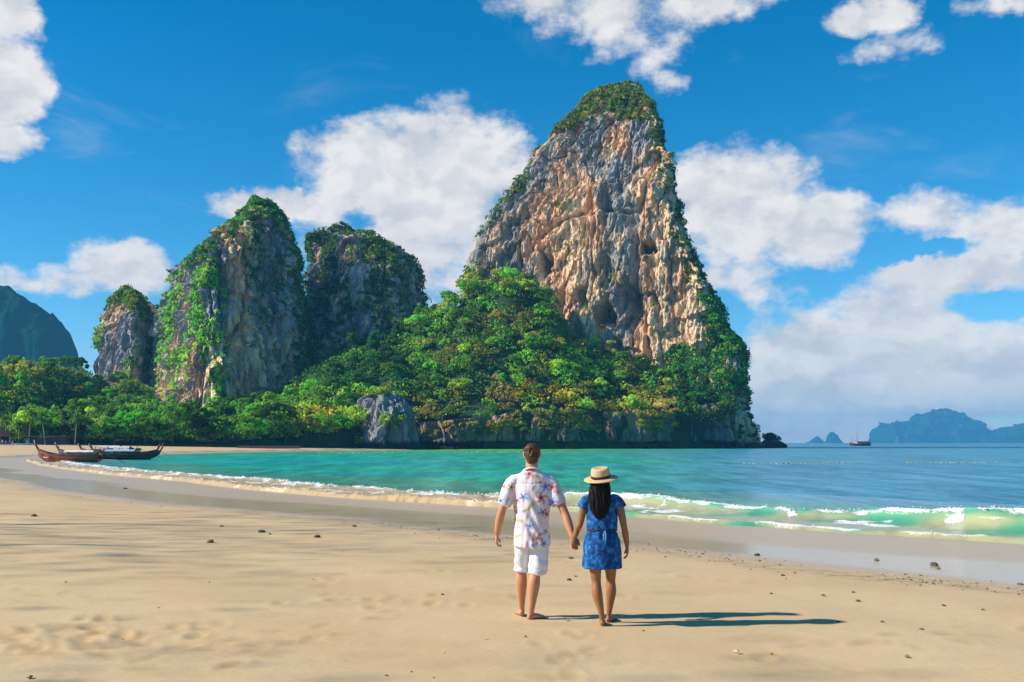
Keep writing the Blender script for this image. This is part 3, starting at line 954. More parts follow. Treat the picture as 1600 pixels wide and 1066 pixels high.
gx, gy = np.meshgrid(HX, HY, indexing='ij')
v = np.column_stack([gx.ravel(), gy.ravel(), np.zeros(gx.size)])
v[:, 2] = hill_z(v[:, 0], v[:, 1])
soil = principled('slope_soil', (0.022, 0.055, 0.010), 0.95, vary=.4, vscale=.2)
tag(link('wooded_slope_terrain', mk('slope', v, gridfaces(len(HX), len(HY))), soil), kind='structure')

# ------------------------------------------------------------------ far land: headland at the left, islands on the horizon
farrock = bpy.data.materials.new('far_limestone'); farrock.use_nodes = True
t = G(farrock.node_tree); b = farrock.node_tree.nodes['Principled BSDF']
pos = t.n('ShaderNodeNewGeometry').outputs['Position']
nz_ = t.noise(t.scale(pos, (1, 1, .5)), 0.018, 6, 0.6)
t.l(t.mix(t.smooth(nz_, .56, .70), (0.006, 0.050, 0.030), (0.12, 0.15, 0.16)), b.inputs['Base Color'])
b.inputs['Roughness'].default_value = 1.0
b.inputs['Specular IOR Level'].default_value = 0.0
bn = t.n('ShaderNodeBump', i_Strength=1.0, i_Distance=9.0)
t.l(nz_, bn.inputs['Height']); t.l(bn.outputs[0], b.inputs['Normal'])


def ridge(name, sky_line, D, halfdepth, rough, seed, mat=farrock, n=160, m=30, lump=.0):
    """a far hill: its crest follows sky_line (photo x, y), its flanks fall to the sea in front and behind"""
    q = np.array(sky_line, float)
    xs = np.linspace(q[0, 0], q[-1, 0], n)
    ys = np.interp(xs, q[:, 0], q[:, 1])
    X = (xs - CX) / F * D
    H = np.maximum((HOR - ys) / F * D + EYE - SEA, 0.5)
    u = np.linspace(-1, 1, m)
    XX = np.repeat(X[:, None], m, 1); UU = np.repeat(u[None], n, 0)
    ZZ = H[:, None] * (1 - np.abs(UU) ** 2.6)
    v = np.stack([XX, D + UU * halfdepth, ZZ], -1).reshape(-1, 3)
    s = 1.0 / (halfdepth * .6)
    w = sstep(np.abs(UU.ravel()), 1.0, .8)
    v[:, 2] += rough * fbm(v * s * 2.2, 4, seed) * H.max() * w
    v[:, 1] += rough * 1.8 * fbm(v * s * 2, 3, seed + 5) * halfdepth * w
    v[:, 2] = np.where(w <= 0.001, 0, v[:, 2]) + SEA - 1.0
    return tag(link(name, mk(name, v, gridfaces(n, m)), mat), kind='structure')


ridge('headland_hill', [(-420, 560), (-250, 500), (-120, 462), (-30, 447), (0, 450), (30, 459), (60, 479), (85, 494), (98, 512), (104, 540), (112, 640), (118, 692)], 1500, 90, .07, 801, n=300, m=60)
ridge('large_far_island_hill', [(1372, 692), (1378, 672), (1386, 662), (1405, 664), (1426, 660), (1438, 649), (1452, 647), (1470, 641), (1492, 643), (1500, 653), (1520, 664), (1536, 674), (1548, 686), (1553, 692)], 7200, 300, .34, 811, n=240, m=60)
ridge('far_stack_hill', [(1292, 692), (1295, 678), (1300, 674), (1307, 679), (1314, 691), (1316, 692)], 6600, 60, .05, 821, n=40, m=16)
ridge('faint_stack_hill', [(1262, 692), (1270, 686), (1277, 681), (1284, 688), (1290, 692)], 7000, 60, .05, 825, n=40, m=16)
ridge('edge_far_island_hill', [(1564, 692), (1572, 672), (1584, 665), (1600, 664), (1640, 655), (1700, 668), (1760, 692)], 6900, 360, .3, 831)
ridge('near_low_island_hill', [(1560, 692), (1575, 682), (1600, 678), (1640, 676), (1690, 692)], 6200, 200, .05, 835, n=60, m=16)

# ------------------------------------------------------------------ vegetation
def leaf_material(name, transl=0.45):
    m = bpy.data.materials.new(name); m.use_nodes = True
    t = G(m.node_tree)
    for n in list(m.node_tree.nodes):
        m.node_tree.nodes.remove(n)
    a = t.n('ShaderNodeAttribute', attribute_name='Col')
    oi = t.n('ShaderNodeObjectInfo')
    hsv = t.n('ShaderNodeHueSaturation', i_Saturation=.95)
    t.l(t.m('MULTIPLY_ADD', oi.outputs['Random'], 0.05, 0.475), hsv.inputs['Hue'])
    t.l(t.m('MULTIPLY_ADD', oi.outputs['Random'], 0.80, 0.62), hsv.inputs['Value'])
    t.l(a.outputs['Color'], hsv.inputs['Color'])
    pb = t.n('ShaderNodeBsdfPrincipled', i_Roughness=0.6)
    pb.inputs['Specular IOR Level'].default_value = 0.18
    tr = t.n('ShaderNodeBsdfTranslucent')
    t.l(hsv.outputs[0], pb.inputs['Base Color'])
    t.l(t.mix(1.0, hsv.outputs[0], (1.25, 1.25, 0.7, 1), 'MULTIPLY'), tr.inputs['Color'])
    mx = t.n('ShaderNodeMixShader', i_0=transl)
    t.l(pb.outputs[0], mx.inputs[1]); t.l(tr.outputs[0], mx.inputs[2])
    t.l(mx.outputs[0], t.n('ShaderNodeOutputMaterial').inputs[0])
    return m


LEAF = leaf_material('leaves')
bark = principled('bark', (0.11, 0.085, 0.06), 0.9, vary=.35, vscale=3, bump=.4)
pale_bark = principled('pale_bark', (0.26, 0.23, 0.19), 0.9, vary=.3, vscale=3)
TINT = {
    'deep': (0.060, 0.175, 0.007), 'teal': (0.036, 0.185, 0.030), 'mid': (0.130, 0.360, 0.006), 'bright': (0.230, 0.540, 0.006),
    'lime': (0.430, 0.580, 0.008), 'yellow': (0.680, 0.540, 0.012), 'olive': (0.370, 0.360, 0.024), 'tan': (0.560, 0.410, 0.100), 'grey': (0.380, 0.340, 0.190),
}
TN = {k: np.array(q) for k, q in TINT.items()}


def cards(pos, nrm, size, col, r):
    n = len(pos)
    nn_ = nrm * 0.9 + r.normal(size=(n, 3)) * 0.42
    nn_ /= np.linalg.norm(nn_, axis=1)[:, None]
    a = np.cross(nn_, r.normal(size=(n, 3))); a /= np.maximum(np.linalg.norm(a, axis=1), 1e-6)[:, None]
    b_ = np.cross(nn_, a)
    s = size[:, None]
    k = r.uniform(.55, 1.0, (n, 1))
    v = np.stack([pos - a * s, pos - b_ * s * k + a * s * .2, pos + a * s, pos + b_ * s * k + nn_ * s * .25], 1).reshape(-1, 3)
    f = np.arange(4 * n).reshape(n, 4)
    return v, f, np.repeat(col, 4, 0)


def clump_cloud(C, R, tint, per, csize, r, flat=0.8, jit=.30):
    """leaf cards spread over the shells of many small clumps; C centres, R radii, tint colour for each clump"""
    M = len(C)
    d = r.normal(size=(M, per, 3)); d[..., 2] = np.abs(d[..., 2]) * 1.1 - 0.25
    d /= np.linalg.norm(d, axis=2)[..., None]
    rad_ = R[:, None, None] * r.uniform(.45, 1.0, (M, per, 1)) ** .6
    p = C[:, None, :] + d * rad_ * np.array([1, 1, flat])
    col = tint[:, None, :] * r.uniform(1 - jit, 1 + jit, (M, per, 1)) * r.uniform(.85, 1.15, (M, 1, 1)) * r.uniform(.9, 1.1, (M, per, 3))
    sz = np.repeat(csize[:, None], per, 1) * r.uniform(.6, 1.25, (M, per))
    return cards(p.reshape(-1, 3), d.reshape(-1, 3), sz.ravel(), col.reshape(-1, 3), r)


def crown_mesh(name, kind, tint, seed, n=1400):
    r = np.random.default_rng(seed)
    if kind == 'broad':
        K, ex, zc, lr = 24, (4.6, 4.6, 2.5), 7.2, (.8, 2.1)
    elif kind == 'round':
        K, ex, zc, lr = 24, (3.5, 3.5, 3.3), 6.4, (.8, 2.0)
    elif kind == 'tall':
        K, ex, zc, lr = 22, (2.6, 2.6, 4.8), 8.2, (.7, 1.7)
    else:   # low, skirts to the ground
        K, ex, zc, lr = 26, (4.8, 4.3, 2.8), 3.9, (.9, 2.1)
    C = r.normal(size=(K, 3)); C /= np.linalg.norm(C, axis=1)[:, None]
    C *= r.uniform(.35, 1.0, (K, 1)) ** .5
    C[:, 2] = np.where(C[:, 2] < -.55, -C[:, 2], C[:, 2])
    C = C * np.array(ex) + np.array([0, 0, zc])
    R = r.uniform(*lr, K)
    tint = np.repeat(np.array(tint)[None], K, 0) * r.uniform(.8, 1.2, (K, 1)) * r.uniform(.92, 1.08, (K, 3))
    v, f, c = clump_cloud(C, R, tint, n // K, np.full(K, .40), r)
    return mk(name, v, f, col=c, smooth=False)


def trunk_mesh(kind, seed):
    r = random.Random(seed)
    h = {'broad': 6.5, 'round': 5.5, 'tall': 8, 'low': 3.0}[kind]
    m = MB()
    j = lambda s: r.uniform(-s, s)
    top = (j(.5), j(.5), h)
    m.tube([(0, 0, -2.0), (j(.1), j(.1), h * .3), (j(.3), j(.3), h * .65), top], [.36, .28, .21, .12], 7)
    for k in range(5):
        a = 2 * math.pi * k / 5 + j(.5)
        q = r.uniform(.5, .8)
        m.tube([(0, 0, h * q), (math.cos(a) * 1.2, math.sin(a) * 1.2, h * q + 1.0), (math.cos(a) * 2.5, math.sin(a) * 2.5, h * q + 2.2)], [.14, .09, .04], 5)
    return m.mesh('trunk', True)


KINDS_ = ['broad', 'round', 'tall', 'low']
CROWN = {(k, tn): crown_mesh('crown_' + k + '_' + tn, k, TINT[tn], 1000 + 31 * i + j) for i, k in enumerate(KINDS_) for j, tn in enumerate(TINT)}
TRUNK = {k: trunk_mesh(k, 50 + i) for i, k in enumerate(KINDS_)}
TLOOK = {'deep': 'dark green', 'teal': 'bluish green', 'mid': 'mid green', 'bright': 'bright green', 'lime': 'lime green', 'yellow': 'golden yellow', 'olive': 'olive green',
         'tan': 'dry tan', 'grey': 'sparse grey'}
KLOOK = {'broad': 'broad', 'round': 'round', 'tall': 'tall', 'low': 'spreading'}


def tree(p, kind, tn, s, rz, where, group, name='jungle_tree'):
    e = empty(name, p, rz)
    e.scale = (s * random.uniform(.9, 1.15), s * random.uniform(.9, 1.15), s * random.uniform(.85, 1.15))
    tag(e, '%s %s tree %s' % (KLOOK[kind], TLOOK[tn], where), 'tree', group)
    link('trunk', TRUNK[kind], bark, e)
    link('crown', CROWN[(kind, tn)], LEAF, e)
    return e


def pick_tint(px, py, r):
    if px > 1060: w = dict(deep=.5, teal=.25, mid=.15, olive=.1)
    elif px > 600 and py > 605: w = dict(yellow=.26, tan=.09, olive=.18, lime=.18, mid=.15, deep=.08, bright=.06)
    elif px > 500 and py > 640: w = dict(lime=.4, yellow=.25, olive=.2, mid=.15)
    elif px > 640: w = dict(bright=.28, mid=.36, deep=.10, lime=.12, olive=.14)
    elif px > 455 and py < 610: w = dict(deep=.5, teal=.2, mid=.3)  # darkest greens here: the gully's shadow put into the leaf tint
    elif px < 160 and py < 610: w = dict(mid=.35, olive=.25, teal=.15, deep=.15, grey=.1)
    else: w = dict(bright=.30, mid=.38, deep=.2, lime=.12)
    return r.choice(list(w), p=np.array(list(w.values())) / sum(w.values()))


tr = np.random.default_rng(77)
spots = []
# front row along the back of the beach
x = -172.0
while x < -44:
    spots.append((x, np.interp(CX + x / 410 * F, *YF_P) + tr.uniform(1, 5), 'low' if tr.random() < .6 else 'broad', tr.uniform(.9, 1.3)))
    x += tr.uniform(3.4, 5.2)
tries = 0
while len(spots) < 292 and tries < 60000:
    tries += 1
    x = tr.uniform(-235, 90); y = tr.uniform(302, 432)
    p = CX + x / y * F
    if p < -20 or p > 1165: continue
    yf = np.interp(CX + x / 410 * F, *YF_P)
    if y < yf + 1.5: continue
    if p > 1090 and y > 408: continue
    zc = float(hill_z(np.array([x]), np.array([y]))[0])
    gap = 5.4 if p > 560 else 6.0
    if any((x - q[0]) ** 2 + (y - q[1]) ** 2 * .55 < gap * gap for q in spots): continue
    k = tr.choice(['broad', 'round', 'tall', 'low'], p=[.3, .4, .16, .14])
    spots.append((x, y, k, tr.uniform(.50, .95) * (1.0 if p > 560 else 1.08)))
TREES = []
for (x, y, k, s) in spots:
    zg = float(hill_z(np.array([x]), np.array([y]))[0])
    p = CX + x / y * F; q = HOR - (zg + 5 - EYE) / y * F
    tn = pick_tint(p, q, tr)
    if p < 150: wh, gp = 'in the forest behind the beach end', 'trees behind the beach'
    elif p < 500: wh, gp = ('at the beach edge under the pointed peak' if y < 322 else 'on the slope under the pointed peak'), 'trees below the pointed peak'
    elif p < 700: wh, gp = 'on the slope under the blocky peak', 'trees below the blocky peak'
    elif p < 1050: wh, gp = ('low on the slope under the tower' if q > 610 else 'high on the slope under the tower'), 'trees under the tall tower'
    else: wh, gp = "at the tower's seaward foot", "trees at the tower's seaward foot"
    TREES.append((p, tree((x, y, zg - .3), k, tn, s, tr.uniform(0, 6.28), wh, gp)))
# number look-alikes from the left so that each can be found
ORD = ['leftmost', 'second', 'third', 'fourth', 'fifth', 'sixth', 'seventh', 'eighth', 'ninth', 'tenth', 'eleventh', 'twelfth', 'thirteenth', 'fourteenth', 'fifteenth',
       'sixteenth', 'seventeenth', 'eighteenth', 'nineteenth', 'twentieth']
by = {}
for p, e in sorted(TREES, key=lambda q: q[0]):
    by.setdefault(e['label'], []).append(e)
for lab, es in by.items():
    if len(es) > 1:
        for k_, e in enumerate(es):
            e['label'] = lab + (', leftmost such' if k_ == 0 else ', rightmost such' if k_ == len(es) - 1 else ', %s from left' % ORD[min(k_, 19)])

# undergrowth that fills the slope between the trees
ur = np.random.default_rng(78)
n = 9000
x = ur.uniform(-235, 92, n); y = ur.uniform(298, 430, n)
p = CX + x / y * F
yf = np.interp(CX + x / 410 * F, *YF_P)
ok = (p > -30) & (p < 1175) & (y > yf + .5)
x, y, p = x[ok], y[ok], p[ok]
zg = hill_z(x, y)
q = HOR - (zg + 2 - EYE) / y * F
cells = {}
tl_ = []
for i_ in range(len(x)):      # neighbours of one kind grow together in patches
    key = (int((x[i_] + 2 * math.sin(y[i_] * .7)) // 8), int((y[i_] + 2 * math.sin(x[i_] * .6)) // 9))
    if key not in cells:
        cells[key] = (pick_tint(p[i_], q[i_], ur), ur.uniform(.42, 1.45))
    kind_, lum_ = cells[key]
    tl_.append((TN[kind_] if ur.random() < .75 else TN[pick_tint(p[i_], q[i_], ur)]) * lum_)
tn = np.array(tl_)
R = ur.uniform(1.3, 3.9, len(x))
v, f, c = clump_cloud(np.column_stack([x, y, zg + R * .7 + ur.uniform(0, 2.0, len(x))]), R, tn, 34, np.full(len(x), .50), ur)
tag(link('slope_undergrowth', mk('undergrowth', v, f, col=c, smooth=False), LEAF), 'dense leafy undergrowth covering the slope between the trees', 'undergrowth', kind='stuff')

# creepers and bushes clinging to the rock
def cling(name, cl, prob, tintf, count, label, rmin=1.0, rmax=2.4, per=30, seed=1, csz=.55):
    v, nrm, me = cl
    r = np.random.default_rng(seed)
    pxx, pyy = px_of(v)
    w = prob(pxx, pyy, v, nrm) * (v[:, 2] > 3) * (nrm[:, 1] < .45)
    w = w * (.15 + .85 * sstep(fbm(v * .13, 3, seed + 60), -.15, .12))      # bushes gather on ledges
    w = np.clip(w, 0, None)
    idx = r.choice(len(v), count, p=w / w.sum())
    R = r.uniform(rmin, rmax, count)
    C = v[idx] + nrm[idx] * (R * .15)[:, None] + r.normal(size=(count, 3)) * .3
    T = tintf(pxx[idx], pyy[idx], v[idx], nrm[idx], r)
    a, f, c = clump_cloud(C, R, T, per, np.full(count, csz), r, flat=1.0)
    return tag(link(name, mk(name, a, f, col=c, smooth=False), LEAF), label, 'foliage', kind='stuff')


def mixt(names, w, n, r):
    return np.array([TN[k] for k in names])[r.choice(len(names), n, p=np.array(w) / sum(w))]


def patchy(v, s, seed, lo=-.05, hi=.15):
    return sstep(fbm(v * s, 3, seed), lo, hi)


def tower_p(x, y, v, n):
    cap = inpoly(x, y, [(735, 385), (760, 330), (835, 215), (900, 140), (967, 118), (1012, 140), (1036, 200), (1050, 300), (1040, 300), (1022, 205), (995, 192), (960, 178), (905, 192), (872, 222), (838, 262), (800, 320), (765, 360)])
    top = inpoly(x, y, [(860, 210), (900, 140), (967, 118), (1012, 140), (1036, 200), (1018, 198), (985, 190), (955, 172), (925, 178), (895, 198)])
    rx = np.interp(y, [130, 194, 235, 309, 370, 437, 471, 538], [985, 1026, 1033, 1051, 1063, 1086, 1108, 1140])
    strip = sstep(x, rx - 20, rx - 6) * (y > 160)
    foot = inpoly(x, y, [(1092, 440), (1130, 470), (1200, 560), (1200, 700), (1030, 700), (1030, 560), (1060, 545), (1105, 555), (1100, 500)])
    low = sstep(y, 690, 640)
    left = inpoly(x, y, [(700, 470), (720, 415), (760, 425), (800, 415), (850, 440), (880, 480), (700, 520)])
    pt = patchy(v, np.array([.06, .06, .05]), 901)
    bits = patchy(v, np.array([.09, .09, .07]), 905, .22, .34) * .10
    return np.maximum.reduce([cap * pt * .8, top * .75, strip * .5, foot * (.55 + .45 * patchy(v, np.array([.05, .05, .02]), 903)) * (.45 + .55 * low), left * 1.0, bits * (y < 560), (n[:, 2] > .72) * .3 * (y > 440)])


def tower_t(x, y, v, n, r):
    a = mixt(['deep', 'mid', 'olive', 'lime'], [.30, .36, .26, .08], len(x), r)
    b_ = mixt(['deep', 'teal', 'mid', 'olive'], [.5, .25, .15, .1], len(x), r)
    k = (x > 1030)[:, None]
    c = np.where(k, b_, a)
    d = mixt(['bright', 'mid', 'lime', 'olive'], [.35, .35, .15, .15], len(x), r)
    return np.where(((y > 400) & (x < 900))[:, None], d, c)


cling('tower_creepers', tower, tower_p, tower_t, 5200, 'bushes and creepers on the crown and edges of the tall tower', .7, 1.8, 22, 31, .5)

cling('tower_foot_woods', tower, lambda x, y, v, n: inpoly(x, y, [(1090, 455), (1125, 480), (1200, 560), (1200, 660), (1150, 600), (1140, 650), (1060, 670), (1040, 600), (1045, 545), (1075, 535), (1110, 560), (1108, 510)]) * 1.0,
      lambda x, y, v, n, r: mixt(['deep', 'teal', 'mid', 'olive', 'bright'], [.42, .2, .24, .1, .04], len(x), r), 1100, 'dark scrub woods wrapping the seaward foot of the tall tower', 1.4, 3.0, 36, 32, .52)


def peak_p(x, y, v, n):
    right = sstep(x, 378, 392) * (.35 + .65 * patchy(v, np.array([.06, .06, .03]), 911)) * sstep(y, 560, 440)
    ridge_ = inpoly(x, y, [(262, 450), (300, 395), (355, 350), (398, 298), (430, 315), (470, 400), (455, 400), (420, 340), (395, 330), (362, 372), (325, 400), (290, 425)])
    ivy = sstep(x, 366, 352) * sstep(y, 415, 450) * patchy(v, np.array([.075, .075, .010]), 913, -.14, .0)
    green = inpoly(x, y, [(240, 480), (300, 440), (330, 470), (318, 520), (345, 520), (362, 600), (370, 640), (225, 640), (235, 560)])
    gully = sstep(x, 452, 468)
    return np.maximum.reduce([right * .8, ridge_ * .9, ivy * (.35 + .65 * green), gully * .9, inpoly(x, y, [(310, 420), (335, 400), (348, 440), (325, 455)]) * 1.0])


def peak_t(x, y, v, n, r):
    a = mixt(['bright', 'mid', 'lime', 'deep'], [.5, .28, .14, .08], len(x), r)
    b_ = mixt(['deep', 'teal', 'mid', 'olive'], [.5, .15, .2, .15], len(x), r)
    return np.where(((x < 366) & (y > 420))[:, None], a, b_)


cling('peak_creepers', peak, peak_p, peak_t, 4600, 'bright green creepers hanging down the pointed peak', .7, 1.6, 22, 33, .46)


def saddle_p(x, y, v, n):
    bare = np.maximum.reduce([inpoly(x, y, [(522, 372), (545, 368), (548, 430), (527, 432)]) * 1.0, inpoly(x, y, [(566, 406), (578, 404), (578, 442), (568, 440)]) * 1.0,
                              inpoly(x, y, [(512, 455), (534, 460), (532, 495), (516, 500)]) * 1.0, inpoly(x, y, [(618, 500), (632, 490), (628, 552), (620, 552)]) * 1.0])
    return (.25 + .75 * patchy(v, np.array([.05, .05, .03]), 921, -.25, .05)) * (1 - .93 * bare)


cling('saddle_creepers', saddle, saddle_p, lambda x, y, v, n, r: np.where((x < 545)[:, None], mixt(['deep', 'teal', 'mid'], [.55, .25, .2], len(x), r), mixt(['deep', 'mid', 'bright', 'olive'], [.3, .42, .18, .1], len(x), r)),
      2300, 'dark bushes and creepers covering the blocky peak', 1.0, 2.6, 22, 35, .6)


def pillar_p(x, y, v, n):
    cap = sstep(y + 6 * pn(v * .1, 5), 492, 474)
    rt = sstep(x, 212, 226) * patchy(v, np.array([.07, .07, .03]), 931, -.2, .05)
    lf = sstep(x, 166, 158) * (y > 480) * (y < 545)
    return np.maximum.reduce([cap, rt * .8, lf * .7, patchy(v, np.array([.07, .07, .03]), 933, .12, .25) * .2])


cling('pillar_creepers', pillar, pillar_p, lambda x, y, v, n, r: np.where((y < 500)[:, None], mixt(['deep', 'mid', 'olive'], [.5, .35, .15], len(x), r), mixt(['mid', 'bright', 'deep'], [.45, .3, .25], len(x), r)),
      750, 'bushes on top and side of the squat pillar', .9, 2.2, 30, 37, .5)
cling('outcrop_bushes', outcrop, lambda x, y, v, n: np.maximum.reduce([sstep(y, 620, 612) * .4, inpoly(x, y, [(598, 650), (632, 650), (625, 668), (600, 668)]) * 1.0, inpoly(x, y, [(614, 680), (632, 680), (630, 695), (614, 695)]) * .8, (x < 566) * .5]),
      lambda x, y, v, n, r: mixt(['lime', 'bright', 'mid', 'olive'], [.4, .3, .2, .1], len(x), r), 90, 'bright green bushes growing on the grey rock outcrop', .6, 1.5, 30, 39, .42)

# shrubs hanging over the sea cliff
sr = np.random.default_rng(79)
n = 420
p = sr.uniform(560, 1150, n)
Yc = np.interp(p, [548, 640, 760, 900, 1040, 1150], [345, 360, 368, 374, 384, 398]) - 1.5
ht = np.interp(p, [548, 600, 640, 700, 760, 840, 960, 1040, 1100, 1150], [3, 5, 7, 8, 9.5, 13, 12, 13, 15, 17])
zc = ht * sr.uniform(.30, 1.12, n) ** .6
keep = (sstep(fbm(np.column_stack([p * .03, zc * .1, 0 * p]), 3, 941), -.25, .15) * (zc / ht) > sr.random(n) * .55)
p, Yc, zc = p[keep], Yc[keep], zc[keep]
T = np.array([TN[pick_tint(a, 640, sr)] for a in p])
v, f, c = clump_cloud(np.column_stack([(p - CX) / F * Yc, Yc, zc]), sr.uniform(.9, 2.2, len(p)), T, 32, np.full(len(p), .5), sr)
tag(link('sea_cliff_shrubs', mk('shrubs', v, f, col=c, smooth=False), LEAF), 'dry and green shrubs hanging over the low sea cliff', 'undergrowth', kind='stuff')

# coconut palms
def frond_mesh(seed):
    r = random.Random(seed)
    V, Fs, Cc = [], [], []
    L, n = 3.6, 15
    prev = None
    for i in range(n + 1):
        t = i / n
        x = L * t * (1 - .18 * t); zz = .95 * t - 2.2 * t * t
        w = (.62 * math.sin(math.pi * min(t * .92 + .08, 1)) ** .6) * (1 if i % 2 else .35)
        k = len(V)
        V += [(x, -w, zz - .35 * w), (x, 0, zz), (x, w, zz - .35 * w)]
        if i:
            Fs += [(k - 3, k - 2, k + 1, k), (k - 2, k - 1, k + 2, k + 1)]
        b_ = r.uniform(.75, 1.25)
        Cc += [np.array((.075, .165, .018)) * b_ for _ in range(3)]
    return mk('frond', np.array(V), np.array(Fs), col=np.array(Cc), smooth=False)


FRONDS = [frond_mesh(k) for k in range(3)]
palm_nuts = principled('coconut_husk', (.16, .14, .04), .7)
# each: photo x, crown y, depth
for i, (ppx, ppy, D, tilt, note) in enumerate([
        (66, 652, 291, -.16, 'leaning over the sand beside the thatched roof'), (30, 657, 290, .05, 'right above the thatched roof'), (8, 648, 296, -.1, 'at the very left edge of the view'),
        (48, 640, 300, .08, 'just behind the leaning palm'), (153, 634, 322, .02, 'with a bare pale trunk, leftmost of the inland palms'), (172, 640, 318, -.06, 'second of the inland palms'),
        (190, 622, 330, .05, 'tall, third of the inland palms'), (195, 634, 318, -.04, 'half hidden beside the third inland palm'), (216, 640, 316, .08, 'fourth of the inland palms'),
        (232, 643, 315, -.05, 'fifth of the inland palms'), (259, 640, 318, .04, 'rightmost of the inland palms'), (120, 650, 300, .1, 'over the dark shed behind the beach'), (100, 640, 306, -.05, 'behind the dark shed')]):
    X, Y = (ppx - CX) / F * D, D
    zg = float(hill_z(np.array([X]), np.array([Y]))[0])
    zt = EYE + (HOR - ppy) / F * D - .6
    h = max(zt - zg, 5)
    e = empty('coconut_palm', (X - tilt * h * .6, Y, zg - .2), random.uniform(0, .3))
    tag(e, 'coconut palm %s' % note, 'palm', 'coconut palms behind the beach')
    m = MB()
    m.tube([(0, 0, 0), (tilt * h * .12, 0, h * .35), (tilt * h * .35, .1, h * .7), (tilt * h * .6, .1, h)], [.24, .18, .15, .13], 8)
    m.build('trunk', pale_bark, e, True)
    nt = MB()
    for k in range(6):
        a = k * 1.05
        nt.tube([(tilt * h * .6 + .2 * math.cos(a), .1 + .2 * math.sin(a), h - .1), (tilt * h * .6 + .26 * math.cos(a), .1 + .26 * math.sin(a), h - .38)], [.12, .10], 6, dome=.8)
    nt.build('coconuts', palm_nuts, e, True)
    for k in range(17):
        fo = link('frond', FRONDS[k % 3], LEAF, e)
        fo.location = (tilt * h * .6, .1, h)
        fo.rotation_euler = (0, random.uniform(-.75, .55), k * 2.4 + random.uniform(-.2, .2))
        s = random.uniform(.8, 1.1)
        fo.scale = (s, s, s)

# the islet off the point, with its bush
isl = cliff('small_rock_islet', [(704, 1182, 1231), (700, 1183, 1229), (696, 1185, 1228), (692, 1186, 1222), (688, 1188, 1216), (684, 1192, 1210), (682, 1196, 1204)], 438, [(0, 7), (.6, 5), (1, 2)], BLOCK, nz=40, nu=90, seed=520, amp=.12, warm=-.2)
cling('islet_bushes', isl, lambda x, y, v, n: sstep(y, 693, 688) * 1.0 + .02, lambda x, y, v, n, r: mixt(['deep', 'mid', 'teal'], [.5, .3, .2], len(x), r), 55, 'round dark bush on the small rock islet', .8, 1.7, 36, 41, .4)

# beach trees just outside the view at the left; their thin shade falls across the sand
br = np.random.default_rng(90)
C = br.normal(size=(26, 3)); C /= np.linalg.norm(C, axis=1)[:, None]
C = C * br.uniform(.3, 1, (26, 1)) * np.array([4.6, 4.6, 2.6]) + np.array([0, 0, 8.5])
feathers = []
for per in (30, 16):
    v, f, c = clump_cloud(C, br.uniform(1.0, 2.0, 26), np.repeat(TN['mid'][None], 26, 0), per, np.full(26, .085), br)
    feathers.append(mk('feathery_crown', v, f, col=c, smooth=False))
for (x, y, s, wh) in [(-27.0, 14.8, 1.45, 'beside the walking couple'), (-29.5, 20.0, 1.6, 'farthest along the sand'),
                      (-19.5, 4.6, 1.2, 'nearest of all')]:
    e = empty('beach_tree', (x, y, sand_z(x, y)), x)
    e.scale = (s, s, s)
    tag(e, 'feathery shade tree on the upper beach, ' + wh, 'tree', 'shade trees on the upper beach')
    link('trunk', TRUNK['broad'], bark, e)
    link('crown', feathers[1 if 'nearest' in wh else 0], LEAF, e)

# ------------------------------------------------------------------ the couple
def soften(pts, rd, k=4):
    P = np.array(pts, float); R = np.array([(r, r) if np.isscalar(r) else r for r in rd], float)
    if len(P) < 3: return P, [tuple(r) for r in R]
    Q = np.hstack([P, R]); out = []
    for i in range(len(Q) - 1):
        a, b_, c_, d_ = Q[max(i - 1, 0)], Q[i], Q[i + 1], Q[min(i + 2, len(Q) - 1)]
        for t_ in np.linspace(0, 1, k, endpoint=False):
            out.append(.5 * (2 * b_ + (c_ - a) * t_ + (2 * a - 5 * b_ + 4 * c_ - d_) * t_ ** 2 + (3 * b_ - a - 3 * c_ + d_) * t_ ** 3))
    out.append(Q[-1]); out = np.array(out)
    return out[:, :3], [tuple(r) for r in np.maximum(out[:, 3:], .002)]


def fuse(name, tubes, voxel=0.006, smooth=3, fac=.5, dome=.9):
    """one continuous surface grown over overlapping tubes"""
    m = MB()
    for (pts, rd, *rest) in tubes:
        ref = rest[0] if rest else (1, 0, 0)
        pts, rd = soften(pts, rd)
        m.tube(pts, rd, 20, True, ref, dome)
    me = m.mesh('raw')
    o = link('raw', me)
    r = o.modifiers.new('r', 'REMESH'); r.mode = 'VOXEL'; r.voxel_size = voxel
    s = o.modifiers.new('s', 'SMOOTH'); s.factor = fac; s.iterations = smooth
    dg = bpy.context.evaluated_depsgraph_get()
    out = bpy.data.meshes.new_from_object(o.evaluated_get(dg))
    bpy.data.objects.remove(o); bpy.data.meshes.remove(me)
    out.name = name
    out.polygons.foreach_set('use_smooth', np.ones(len(out.polygons), dtype=bool))
    return out


def wrinkle(me, amount, freq, seed, octv=3, ridged=False, extra=None):
    v = coords(me).astype(np.float64); n = vnormals(me)
    d = fbm(v * np.array(freq), octv, seed, ridged=ridged) * amount
    if extra is not None:
        d = d + extra(v, n)
    v = v + n * d[:, None]
    me.vertices.foreach_set('co', v.astype(np.float32).ravel()); me.update()
    return v


def V3(*a): return np.array(a, float)


def unit(v): return v / np.linalg.norm(v)


